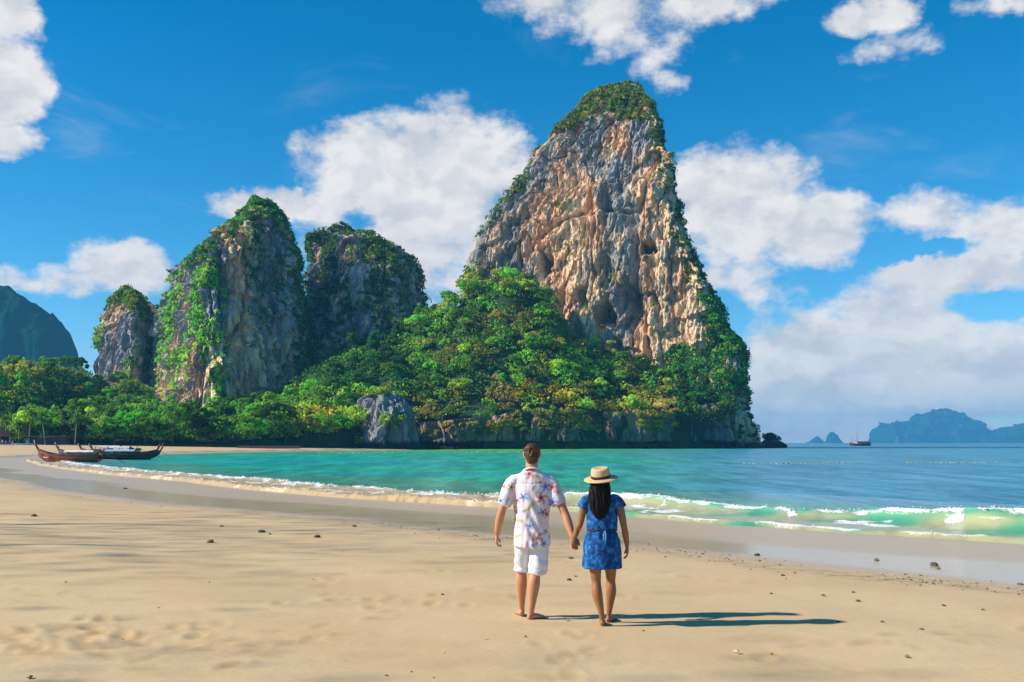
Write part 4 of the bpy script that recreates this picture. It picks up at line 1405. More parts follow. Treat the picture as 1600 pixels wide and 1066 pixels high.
def hand(wrist, d, n, side, curl=1.0, s=1.0, spread=0.0):
    """wrist point, direction of the hand, direction the palm faces, side (+1: thumb on d x n). Palm, four fingers and a thumb."""
    wrist = V3(*wrist); d = unit(V3(*d)); n = V3(*n); n = unit(n - d * (n @ d)); w = np.cross(d, n) * side
    T = [([wrist - d * .03 * s, wrist + d * .02 * s, wrist + d * .055 * s, wrist + d * .086 * s], [(.025 * s, .020 * s), (.031 * s, .019 * s), (.039 * s, .017 * s), (.036 * s, .013 * s)], w)]
    for j, (ow, ln, bs) in enumerate(((.029, .070, .080), (.0095, .078, .085), (-.0105, .073, .083), (-.029, .058, .076))):
        p = wrist + d * bs * s + w * ow * s * (1 + spread)
        ch = [p - d * .012 * s, p]
        for frac, ang in ((.42, .30), (.32, .95), (.26, 1.55)):
            a = ang * curl * (1 + .06 * j)
            p = p + (d * math.cos(a) + n * math.sin(a) + w * ow * spread * 2) * ln * frac * s
            ch.append(p)
        T.append((ch, [.0095 * s, .0098 * s, .0090 * s, .0082 * s, .0070 * s], w))
    b0 = wrist + d * .018 * s + w * .024 * s
    b1 = b0 + unit(d * .75 + w * .62 + n * .25) * .034 * s
    b2 = b1 + unit(d * .9 + w * .16 + n * .42) * .032 * s
    b3 = b2 + unit(d * .9 - w * .05 + n * .5) * .024 * s
    T.append(([b0, b1, b2, b3], [.0135 * s, .0125 * s, .0108 * s, .0085 * s], n))
    return T


def foot(heel, ang, s=1.0, lift=0.0):
    """heel ground point, heading (0 = away from the camera)"""
    hx, hy, hz = heel
    c, q = math.cos(ang), math.sin(ang)
    def P(fw, sd, up): return (hx + q * fw + c * sd, hy + c * fw - q * sd, hz + up)
    T = [([P(-.015 * s, 0, .034 * s + lift), P(.06 * s, 0, .036 * s + lift * .7), P(.13 * s, 0, .028 * s), P(.185 * s, 0, .019 * s)],
          [(.030 * s, .034 * s), (.033 * s, .036 * s), (.040 * s, .027 * s), (.041 * s, .017 * s)], (c, -q, 0))]
    for k, (sd, ln) in enumerate(((-.030, .236), (-.013, .240), (.003, .232), (.018, .222), (.031, .208))):
        T.append(([P(.175 * s, sd * s, .016 * s), P(ln * s, sd * s, .011 * s)], [.010 * s, .0085 * s]))
    return T


def skin_mat(name, col, scatter):
    m = principled(name, col, 0.48, vary=.22, vscale=11, bump=.15, bscale=160, spec=.35)
    b_ = m.node_tree.nodes['Principled BSDF']
    b_.inputs['Subsurface Weight'].default_value = .12
    b_.inputs['Subsurface Radius'].default_value = scatter
    b_.inputs['Subsurface Scale'].default_value = .01
    return m


def place(px, py, s0):
    """a spot on the sand under photo point (px, py): world position and scale of the figure there"""
    D = s0
    for _ in range(6):
        x = (px - CX) / F * D
        gz = ground_at(x, D)
        D = (EYE - gz) * F / (py - HOR)
    return x, D, gz, D / s0


# --- the man
mx_, my_, mz_, ms_ = place(831, 968, 10.2)
man = empty('person', (mx_, my_ + .05 * ms_, mz_ - .004))
man.scale = (ms_,) * 3
tag(man, 'person in floral shirt and white shorts walking barefoot, holding hands', 'person')
skin_m = skin_mat('sunlit_skin', (.54, .25, .135), (1.0, .35, .2))
rw = V3(.412, -.185, .862)                     # right wrist, at the joined hands
T = []
T += [([(0, .0, .90), (0, .0, 1.0), (0, .005, 1.15), (0, .01, 1.30), (0, 0, 1.42), (0, -.005, 1.475)], [(.15, .11), (.145, .105), (.15, .11), (.175, .115), (.17, .095), (.09, .07)])]
T += [([(0, -.01, 1.43), (0, .005, 1.52), (.002, .015, 1.60)], [(.074, .070), (.064, .064), (.062, .062)])]
T += [([(.003, .060, 1.585), (.003, .045, 1.612), (.003, .030, 1.65), (.003, .020, 1.695), (.003, .015, 1.74), (.003, .010, 1.765), (.003, .01, 1.775)],
       [(.040, .040), (.060, .070), (.074, .090), (.081, .099), (.079, .096), (.060, .074), (.03, .04)])]
T += [([(.003, .115, 1.705), (.003, .130, 1.682), (.003, .136, 1.668)], [.010, .013, .015]), ([(-.02, .106, 1.632), (.026, .106, 1.632)], [.008, .008], (0, 0, 1))]
for sx in (-1, 1):
    T += [([(.003 + sx * .074, .012, 1.715), (.003 + sx * .086, .0, 1.70), (.003 + sx * .078, .008, 1.665)], [(.010, .016), (.009, .022), (.008, .012)], (1, 0, 0))]
# arms
T += [([(-.165, 0, 1.425), (-.20, -.005, 1.39), (-.262, -.02, 1.24), (-.305, -.035, 1.12), (-.330, 0, 1.02), (-.347, .035, .93), (-.357, .055, .868)],
       [.062, .058, .050, .041, .044, .036, (.029, .025)])]
T += [([(.165, 0, 1.425), (.20, -.005, 1.39), (.275, -.05, 1.23), (.335, -.085, 1.10), (.365, -.12, 1.01), (.392, -.155, .925), tuple(rw)],
       [.062, .058, .050, .041, .044, .036, (.029, .025)])]
T += hand((-.357, .058, .865), (-.06, .10, -1), (1, -.1, 0), -1, 1.15, 1.0)
T += hand(tuple(rw), (.13, -.02, -1), (.1, -1, 0), -1, 1.05, 1.0)
# legs
T += [([(-.085, .0, .92), (-.092, .03, .76), (-.102, .085, .56), (-.106, .105, .48), (-.108, .10, .36), (-.106, .115, .20), (-.104, .135, .095), (-.105, .15, .04)],
       [.088, .082, .062, .052, .061, .043, .032, .034])]
T += [([(.085, 0, .92), (.075, 0, .76), (.05, .0, .56), (.036, .0, .47), (.020, -.022, .36), (.004, -.035, .20), (-.008, -.04, .095), (-.012, -.03, .04)],
       [.088, .084, .064, .054, .064, .045, .033, .035])]
T += foot((-.108, .125, .0), -.22, .93, .012) + foot((-.015, -.05, .0), .95, .90)
link('body', fuse('man_body', T, .0058, 3), skin_m, man)
eye_m = principled('eye', (.05, .035, .025), .2)
for sx in (-1, 1):
    e_ = MB(); e_.tube([(.003 + sx * .03, .098, 1.69), (.003 + sx * .03, .108, 1.69)], [.012, .008], 10, dome=.5); e_.build('eye', eye_m, man, True)
# hair, short and brown
T = [([(.003, -.030, 1.612), (.003, -.032, 1.66), (.003, -.012, 1.705), (.003, .0, 1.740), (.003, .005, 1.765), (.003, .008, 1.782)],
      [(.050, .040), (.070, .060), (.084, .082), (.086, .102), (.077, .094), (.058, .072)]), ([(-.035, .06, 1.770), (.04, .065, 1.773)], [.026, .026], (0, 0, 1))]
hr = fuse('man_hair', T, .0045, 2, dome=.45)
hv = wrinkle(hr, .011, (55, 55, 26), 71, 3)
k = sstep(fbm(hv * np.array([60, 60, 25]), 2, 5), -.3, .3)[:, None]
setcol(hr, np.array([.035, .018, .010]) * (1 - k) + np.array([.125, .062, .030]) * k)
hair_m = principled('brown_hair', attr=True, rough=.5, spec=.35)
link('hair', hr, hair_m, man)

# shirt: white with coral and blue flowers
T = [([(.003, .0, .745), (.003, .0, .80), (0, .0, .95), (0, .0, 1.10), (0, .005, 1.24), (0, .0, 1.35), (0, -.005, 1.415), (0, -.008, 1.472), (0, -.005, 1.516)],
      [(.186, .135), (.190, .138), (.182, .132), (.186, .135), (.203, .142), (.208, .130), (.204, .112), (.168, .098), (.106, .086)])]
T += [([(-.13, -.005, 1.430), (-.20, -.005, 1.400), (-.246, -.012, 1.29), (-.284, -.022, 1.175)], [.070, .072, .075, (.076, .072)])]
T += [([(.13, -.005, 1.430), (.20, -.005, 1.400), (.246, -.03, 1.29), (.274, -.05, 1.185)], [.070, .072, .077, (.080, .074)])]
sh = fuse('shirt', T, .0062, 6, dome=.25)
def folds(v, n):
    x, z = v[:, 0], v[:, 2]
    d = .010 * np.sin((x * 1.0 + (z - 1.1) * .55) * 62 + 3 * pn(v * 4, 3)) * np.exp(-((x - .03) / .09) ** 2) * sstep(z, 1.42, 1.2) * (n[:, 1] < 0)
    d += .003 * np.sin(x * 95 + 4 * pn(v * 3, 8)) * sstep(z, .98, .78)
    return d - .004 * np.exp(-((z - 1.395) / .006) ** 2) * (np.abs(x) < .19) * (n[:, 1] < 0)
sv = wrinkle(sh, .014, (9, 9, 4.5), 73, 3, extra=folds)
# flat hem
sv[:, 2] = np.maximum(sv[:, 2], .725 + .012 * pn(sv * 6, 4)); sh.vertices.foreach_set('co', sv.astype(np.float32).ravel()); sh.update()
nrm_ = vnormals(sh)
base = np.array([.79, .74, .79])
colr = np.repeat(base[None], len(sv), 0)
U, Z = sv[:, 0] + .25 * nrm_[:, 0] * .12, sv[:, 2]
blush = sstep(fbm(np.column_stack([U * 7, Z * 7, 0 * U]), 3, 12), .0, .25)[:, None] * .45
colr = colr * (1 - blush) + np.array([.78, .50, .56]) * blush
gl = sstep(fbm(np.column_stack([U * 10, Z * 6, 0 * U + 4]), 3, 18), .16, .30)[:, None] * .5
colr = colr * (1 - gl) + np.array([.62, .66, .34]) * gl
CORAL, BLUE, GREEN = (.72, .20, .14), (.035, .22, .62), (.42, .46, .10)
S5, mpx = 5.92, 152.5
FLW = [(395, 350, 58, CORAL), (545, 470, 48, BLUE), (610, 475, 52, CORAL), (230, 475, 44, CORAL), (340, 565, 46, BLUE), (285, 598, 34, CORAL), (505, 570, 68, CORAL), (612, 610, 50, BLUE),
       (235, 695, 62, CORAL), (520, 705, 46, BLUE), (556, 722, 50, CORAL), (400, 830, 38, BLUE), (210, 805, 34, BLUE), (470, 940, 66, CORAL), (530, 992, 36, BLUE), (500, 425, 34, CORAL),
       (130, 600, 36, BLUE), (425, 1005, 26, BLUE), (545, 880, 26, BLUE), (160, 470, 30, CORAL), (660, 520, 34, CORAL), (595, 930, 26, BLUE)]
LVS = [(410, 645, 1.0, 62), (300, 782, -.1, 60), (480, 380, -.4, 50), (440, 470, .8, 40), (195, 600, 1.2, 40), (530, 900, .4, 44), (290, 925, .6, 46), (350, 690, .3, 40)]
back = nrm_[:, 1] < .35
for side in (0, 1):
    msk = back if side == 0 else ~back
    for i, (fx, fy, fr0, fcl) in enumerate(FLW):
        cx_, cz_ = ((760 + fx / S5) - 831) / mpx, 1.8 - ((680 + fy / S5) - 693) / mpx
        if side: cx_ = -cx_ + .03; cz_ -= .02
        dx, dz = sv[:, 0] - cx_, sv[:, 2] - cz_
        r_ = np.hypot(dx, dz); a_ = np.arctan2(dz, dx)
        R0 = fr0 / S5 / mpx * (.78 + .30 * np.cos(5 * a_ + i * 1.3 + 4 * r_ / .06) + .12 * pn(sv * 30, i))
        k = (sstep(r_, R0 * 1.08, R0 * .80) * msk)[:, None]
        pet = np.array(fcl) * (1 + .35 * np.cos(5 * a_ + i * 1.3))[:, None] + .10 * sstep(r_ / R0, .55, .95)[:, None]
        colr = colr * (1 - .70 * k) + np.clip(pet, 0, .9) * .70 * k
        kc = (sstep(r_, R0 * .38, R0 * .22) * msk)[:, None] * .85
        colr = colr * (1 - kc) + np.array([.05, .015, .07] if fcl is CORAL else [.01, .03, .16]) * kc
        # stamens
    for (fx, fy, an, ln) in LVS:
        cx_, cz_ = ((760 + fx / S5) - 831) / mpx, 1.8 - ((680 + fy / S5) - 693) / mpx
        if side: cx_ = -cx_
        dx, dz = sv[:, 0] - cx_, sv[:, 2] - cz_
        u = (dx * math.cos(an) + dz * math.sin(an)) / (ln / S5 / mpx); w_ = (-dx * math.sin(an) + dz * math.cos(an)) / (.32 * ln / S5 / mpx)
        k = (sstep(u * u + w_ * w_ + .5 * pn(sv * 40, 3), 1.0, .5) * msk)[:, None] * .75
        colr = colr * (1 - k) + np.array(GREEN) * k
setcol(sh, np.clip(colr, 0, .9))
cloth_m = principled('printed_cotton', attr=True, rough=.85, bump=.15, bscale=400, spec=.2)
shirt = link('shirt', sh, cloth_m, man)
T = [([(-.060, -.052, 1.530), (-.03, -.076, 1.541), (0, -.082, 1.544), (.03, -.076, 1.541), (.060, -.052, 1.530), (.076, .0, 1.512), (.06, .06, 1.475)],
      [(.010, .022)] * 7, (0, 0, 1)), ([(-.060, -.052, 1.530), (-.076, 0, 1.512), (-.06, .06, 1.475)], [(.010, .022)] * 3, (0, 0, 1))]
T = [([(a, b_, c_ + .012) for a, b_, c_ in q[0]],) + tuple(q[1:]) for q in T]
cl = fuse('collar', T, .0048, 1)
setcol(cl, np.repeat(np.array([[.80, .70, .74]]), len(cl.vertices), 0))
link('collar', cl, cloth_m, shirt)

# shorts
T = [([(.003, 0, .95), (.003, 0, .86), (.003, 0, .80)], [(.150, .118), (.158, .126), (.160, .128)])]
T += [([(-.082, .01, .86), (-.090, .035, .72), (-.098, .08, .58), (-.102, .10, .492)], [.090, .086, .081, (.079, .080)])]
T += [([(.085, .0, .86), (.080, .0, .72), (.066, .0, .58), (.060, -.002, .470)], [.096, .098, .099, (.101, .098)])]
st_ = fuse('shorts', T, .0065, 4, dome=.25)
def sfold(v, n):
    return .005 * np.sin(v[:, 2] * 52 + v[:, 0] * 30 + 4 * pn(v * 5, 7)) * sstep(v[:, 2], .70, .60) + .004 * np.exp(-((v[:, 2] - .50) / .008) ** 2)
pv_ = wrinkle(st_, .010, (8, 8, 6), 77, 3, extra=sfold)
lo = np.where(pv_[:, 0] < -.02, .474, .452)
pv_[:, 2] = np.maximum(pv_[:, 2], lo + .006 * pn(pv_ * 9, 4)); st_.vertices.foreach_set('co', pv_.astype(np.float32).ravel()); st_.update()
link('shorts', st_, principled('white_cotton', (.78, .76, .80), .85, vary=.06, vscale=12, bump=.15, bscale=300, spec=.2), man)

# --- the woman
wx_, wy_, wz_, ws_ = place(941, 978, 9.79)
woman = empty('person', (wx_, wy_ + .02, wz_ - .004))
woman.scale = (ws_,) * 3
tag(woman, 'person in blue belted dress and straw hat walking barefoot, holding hands', 'person')
skin_w = skin_mat('brown_skin', (.33, .138, .056), (.9, .35, .2))
# the joined hands meet at the man's right wrist: express that point in her frame
man_w = V3(man.location[0], man.location[1], man.location[2]) + rw * ms_
lw = (man_w - V3(woman.location[0], woman.location[1], woman.location[2])) / ws_ + V3(.012, -.052, -.004)
T = [([(0, 0, .80), (0, 0, .93), (0, .005, 1.05), (0, .01, 1.16), (0, 0, 1.24), (-.005, -.005, 1.29)], [(.145, .115), (.122, .09), (.125, .095), (.14, .10), (.13, .078), (.065, .055)]),
     ([(-.005, -.008, 1.25), (-.010, .0, 1.31), (-.015, .01, 1.36)], [.050, .045, .047])]
T += [([(-.018, .052, 1.305), (-.018, .040, 1.33), (-.018, .028, 1.365), (-.018, .018, 1.41), (-.018, .012, 1.45), (-.018, .01, 1.48)],
       [(.030, .03), (.046, .056), (.060, .076), (.068, .088), (.066, .084), (.045, .06)]), ([(-.018, .104, 1.41), (-.018, .118, 1.385)], [.008, .012]), ([(-.036, .094, 1.345), (.0, .094, 1.345)], [.007, .007], (0, 0, 1))]
for sx in (-1, 1):
    T += [([(-.018 + sx * .064, .01, 1.42), (-.018 + sx * .073, .0, 1.405), (-.018 + sx * .067, .006, 1.38)], [(.008, .013), (.007, .018), (.006, .01)])]
T += [([(-.13, 0, 1.255), (-.16, 0, 1.22), (-.19, .02, 1.12), (-.213, .045, 1.00), (-.238, .10, .945), tuple(lw + V3(.012, -.035, .035)), tuple(lw)], [.046, .044, .037, .031, .033, .026, (.021, .019)])]
T += [([(.13, 0, 1.255), (.16, 0, 1.22), (.19, -.02, 1.10), (.214, -.03, .975), (.230, -.005, .90), (.244, .02, .83), (.250, .035, .785)], [.046, .044, .038, .031, .033, .027, (.021, .019)])]
T += hand(tuple(lw), (.03, .03, -1), (-.1, 1, 0), 1, .95, .86)
T += hand((.250, .037, .783), (.05, .08, -1), (-1, .15, 0), 1, .75, .9, .15)
T += [([(-.075, 0, .82), (-.072, .0, .68), (-.062, .008, .50), (-.056, .005, .42), (-.050, -.018, .32), (-.022, -.03, .19), (-.004, -.03, .085), (0.0, -.015, .03)], [.082, .074, .054, .046, .053, .036, .026, .028])]
T += [([(.075, 0, .82), (.085, .06, .68), (.098, .125, .50), (.100, .145, .42), (.102, .135, .32), (.094, .16, .19), (.086, .185, .085), (.086, .20, .03)], [.082, .074, .054, .046, .053, .036, .026, .028])]
T += foot((.0, -.03, 0), .10, .88, .004) + foot((.082, .185, 0), .45, .88)
link('body', fuse('woman_body', T, .0056, 3), skin_w, woman)
for sx in (-1, 1):
    e_ = MB(); e_.tube([(-.018 + sx * .026, .085, 1.405), (-.018 + sx * .026, .094, 1.405)], [.010, .007], 10, dome=.5); e_.build('eye', eye_m, woman, True)
# long black hair
T = [([(-.020, -.015, 1.475), (-.022, -.03, 1.42), (-.026, -.055, 1.345), (-.030, -.090, 1.27), (-.030, -.105, 1.18), (-.026, -.105, 1.115), (-.022, -.10, 1.07)],
      [(.060, .075), (.088, .078), (.108, .062), (.112, .040), (.100, .034), (.075, .028), (.045, .018)])]
hr2 = fuse('woman_hair', T, .0048, 2)
hv = wrinkle(hr2, .012, (75, 40, 4.5), 83, 3)
k = sstep(fbm(hv * np.array([90, 50, 4]), 2, 6), -.1, .4)[:, None]
setcol(hr2, np.array([.006, .005, .005]) * (1 - k) + np.array([.013, .010, .009]) * k)
black_hair = principled('black_hair', attr=True, rough=.6, spec=.14)
hair2 = link('hair', hr2, black_hair, woman)
lk = MB(); rl = random.Random(5)
for i in range(130):
    x0 = -.028 + rl.uniform(-.085, .085); y0 = -.118 + rl.uniform(-.012, .02)
    z0 = 1.24 + rl.uniform(-.06, .08); z1 = 1.055 + abs(x0 + .028) * .9 + rl.uniform(-.02, .04)
    x1 = -.024 + (x0 + .028) * .72 + rl.uniform(-.012, .012)
    lk.tube([(x0, y0 + .012, z0), ((x0 + x1) / 2 + rl.uniform(-.006, .006), y0, (z0 + z1) / 2), (x1, y0 + .008, z1)], [.0042, .0038, .001], 5)
lme = lk.mesh('locks', True); setcol(lme, np.repeat(np.array([[.006, .005, .005]]), len(lme.vertices), 0))
link('lock_of_hair', lme, black_hair, hair2)
# dress
T = [([(0, .0, .935), (0, .0, .965), (0, .0, 1.02), (0, .005, 1.10), (0, .005, 1.18), (0, .0, 1.235), (0, -.004, 1.27), (-.002, -.004, 1.295)],
      [(.143, .112), (.156, .124), (.152, .118), (.154, .116), (.160, .114), (.152, .094), (.115, .078), (.075, .062)])]
T += [([(0, 0, .945), (0, 0, .90), (0, 0, .84), (0, .0, .76), (0, .005, .66), (0, .01, .580)], [(.143, .112), (.158, .124), (.176, .136), (.187, .142), (.194, .146), (.200, .150)])]
T += [([(-.10, 0, 1.25), (-.15, 0, 1.235), (-.196, .004, 1.165)], [.054, .054, (.056, .050)]), ([(.10, 0, 1.25), (.15, 0, 1.235), (.194, -.006, 1.165)], [.054, .054, (.056, .050)])]
dr = fuse('dress', T, .0062, 2, dome=.2)
def dfold(v, n):
    x, z = v[:, 0], v[:, 2]
    d = .007 * np.sin(x * 70 + 5 * pn(v * 4, 3)) * (np.exp(-((z - .90) / .05) ** 2) + np.exp(-((z - .99) / .05) ** 2))
    return d - .012 * np.exp(-((z - .945) / .010) ** 2) - .003 * np.exp(-((z - .592) / .004) ** 2)
dv = wrinkle(dr, .014, (8, 8, 7), 87, 3, extra=dfold)
dv[:, 2] = np.maximum(dv[:, 2], .566 + .006 * pn(dv * 7, 4)); dr.vertices.foreach_set('co', dv.astype(np.float32).ravel()); dr.update()
a_ = fbm(dv * np.array([22, 22, 19]), 4, 91) - .10 * np.exp(-((dv[:, 0] - .05) / .09) ** 2 - ((dv[:, 2] - .68) / .10) ** 2); b2_ = fbm(dv * np.array([60, 60, 44]), 3, 95)
k = sstep(a_ + .4 * b2_, -.16, .14)[:, None]
colr = np.array([.006, .055, .19]) * (1 - k) + np.array([.012, .130, .39]) * k
k = sstep(a_ + .5 * b2_, .16, .42)[:, None]
colr = colr * (1 - k) + np.array([.045, .25, .55]) * k
setcol(dr, colr)
dress = link('dress', dr, principled('blue_print_cotton', attr=True, rough=.8, bump=.2, bscale=350, spec=.2), woman)
bl = MB()
ring = [(.146 * math.cos(q), .114 * math.sin(q), .945) for q in np.linspace(0, 2 * math.pi, 33)]
bl.tube(ring, [(.009, .006)] * 33, 8, False, (0, 0, 1))
navy = principled('navy_cord', (.008, .02, .06), .7)
belt = bl.build('belt', navy, dress, True)
bt = MB()
bt.tube([(.02, -.118, .945), (.024, -.150, .90), (.018, -.158, .82)], [.006, .005, .004], 6); bt.tube([(.015, -.118, .945), (.002, -.148, .90), (.004, -.156, .85)], [.006, .005, .004], 6)
bt.build('belt_tie', principled('pale_blue_cord', (.10, .28, .55), .7), dress, True)
# hat
hat = empty('straw_hat', (-.012, -.005, 1.452), 0, woman)
hat.rotation_euler = (.20, -.11, 0)
del hat
straw = bpy.data.materials.new('woven_straw'); straw.use_nodes = True
t = G(straw.node_tree); b = straw.node_tree.nodes['Principled BSDF']
tcn = t.n('ShaderNodeTexCoord'); sp_ = t.n('ShaderNodeSeparateXYZ'); t.l(tcn.outputs['Object'], sp_.inputs[0])
rr_ = t.m('SQRT', t.m('ADD', t.m('POWER', sp_.outputs[0], 2.0), t.m('POWER', sp_.outputs[1], 2.0)))
wv = t.m('SINE', t.m('MULTIPLY', t.m('ADD', rr_, sp_.outputs[2]), 900.0))
nn2 = t.noise(tcn.outputs['Object'], 60, 3, .6)
t.l(t.mix(t.m('MULTIPLY_ADD', wv, .25, t.m('MULTIPLY', nn2, .7)), (.62, .42, .20), (.80, .60, .34)), b.inputs['Base Color'])
b.inputs['Roughness'].default_value = .8
bn = t.n('ShaderNodeBump', i_Strength=.5, i_Distance=.003); t.l(wv, bn.inputs['Height']); t.l(bn.outputs[0], b.inputs['Normal'])
hat = [o for o in woman.children if o.name.startswith('straw_hat')][0]
h1 = MB()
h1.lathe([(.094, .004), (.165, -.006), (.168, -.003), (.165, .0005), (.130, .006), (.096, .010), (.095, .03), (.0925, .07), (.089, .092), (.083, .104), (.070, .107), (.045, .100), (.0, .097)], 48)
h1.build('hat_straw', straw, hat, True)
h2 = MB(); h2.lathe([(.0965, .010), (.0985, .012), (.0978, .034), (.0950, .036)], 48)
h2.build('hat_band', principled('black_ribbon', (.010, .009, .009), .6), hat, True)

# ------------------------------------------------------------------ longtail boats
def boat_hull(L, B, free, prow, mat, trim, parent, dark=None):
    n = 34
    u = np.linspace(0, 1, n)
    hb = B * np.interp(u, [0, .12, .35, .6, .82, .94, 1.0], [.62, .82, 1.0, .96, .62, .24, .05])
    keel = np.interp(u, [0, .1, .5, .8, .92, 1.0], [.05, -.12, -.2, -.12, .15, .62])
    sheer = np.interp(u, [0, .15, .5, .75, .9, 1.0], [free * 1.12, free * .98, free * .9, free * 1.05, free * 1.38, free * 1.75])
    x = (u - .5) * L
    prof = [(1.0, 1.0), (.985, .72), (.90, .42), (.62, .14), (0, 0)]
    rings = []
    for sgn_in in (0, 1):            # outer skin, then inner skin
        for (fw, fh) in (prof if not sgn_in else prof):
            k = 1.0 if not sgn_in else .90
            zlift = 0 if not sgn_in else .07
            rings.append(np.stack([x, hb * fw * k, keel + zlift * (1 - fh) + (sheer - keel) * fh], -1))
    o_, i_ = rings[:5], rings[5:]
    loop = o_ + [q * np.array([1, -1, 1]) for q in o_[-2::-1]] + [q * np.array([1, -1, 1]) for q in i_[:-1]] + i_[::-1]
    V = np.array(loop).transpose(1, 0, 2)             # n x m x 3
    m = V.shape[1]
    f = gridfaces(n, m, True).tolist()
    f.append(list(range(m))[::-1]); f.append([(n - 1) * m + k for k in range(m)])
    h = link('hull', mk('hull', V.reshape(-1, 3), f, smooth=False), mat, parent)
    for sgn in (-1, 1):
        t_ = MB(); pts = [(x[i], sgn * (hb[i] + .02), sheer[i] + .02) for i in range(n)]
        t_.tube(pts, [.045] * n, 6, True, (0, 0, 1)); t_.build('gunwale', trim, parent, True)
        p_ = MB(); pts = [(x[i], sgn * (hb[i] * .97 + .015), keel[i] + (sheer[i] - keel[i]) * .62) for i in range(2, n - 2)]
        p_.tube(pts, [.025] * len(pts), 5, True, (0, 0, 1)); p_.build('rubbing_strake', trim, h, True)
    xe = x[-1]
    pr = MB()
    pr.tube([(xe - .5, 0, sheer[-1] * .55), (xe, 0, sheer[-1] * .95), (xe + .32, 0, sheer[-1] + prow * .45), (xe + .50, 0, sheer[-1] + prow)],
            [(.10, .16), (.075, .14), (.065, .12), (.06, .10)], 8, True, (0, 1, 0))
    pr.build('prow', trim, parent, True)
    dk = MB()
    dk.box((L * .36, 0, free * 1.0), (L * .08, B * .45, .03)); dk.box((-L * .42, 0, free * .9), (L * .06, B * .62, .03))
    dk.build('deck', trim, parent)
    for q in (-.28, -.08, .12, .25):
        s_ = MB(); s_.box((L * q, 0, free * .72), (.13, B * .88, .025)); s_.build('thwart', trim, parent)
    return sheer, hb, x


red_wood = principled('red_brown_varnish', (.22, .050, .026), .45, vary=.35, vscale=2, bump=.2)
dark_wood = principled('dark_weathered_wood', (.040, .034, .034), .6, vary=.35, vscale=3, bump=.2)
grey_wood = principled('grey_blue_paint', (.10, .13, .18), .55, vary=.3, vscale=3)
trim_wood = principled('dark_trim_wood', (.085, .030, .020), .5, vary=.3, vscale=4)
canvas = principled('cream_canvas', (.72, .62, .50), .85, vary=.15, vscale=3, bump=.2)
blue_canvas = principled('pale_blue_canvas', (.30, .47, .68), .8, vary=.2, vscale=3, bump=.2)
steel = principled('engine_steel', (.12, .12, .13), .4, .8)
rib_red = principled('red_ribbon', (.55, .03, .03), .7)
rib_mix = principled('pale_ribbon', (.62, .52, .46), .7)
white_paint = principled('white_paint', (.75, .72, .66), .6)
black_paint = principled('dark_navy_boot_paint', (.012, .018, .04), .5)


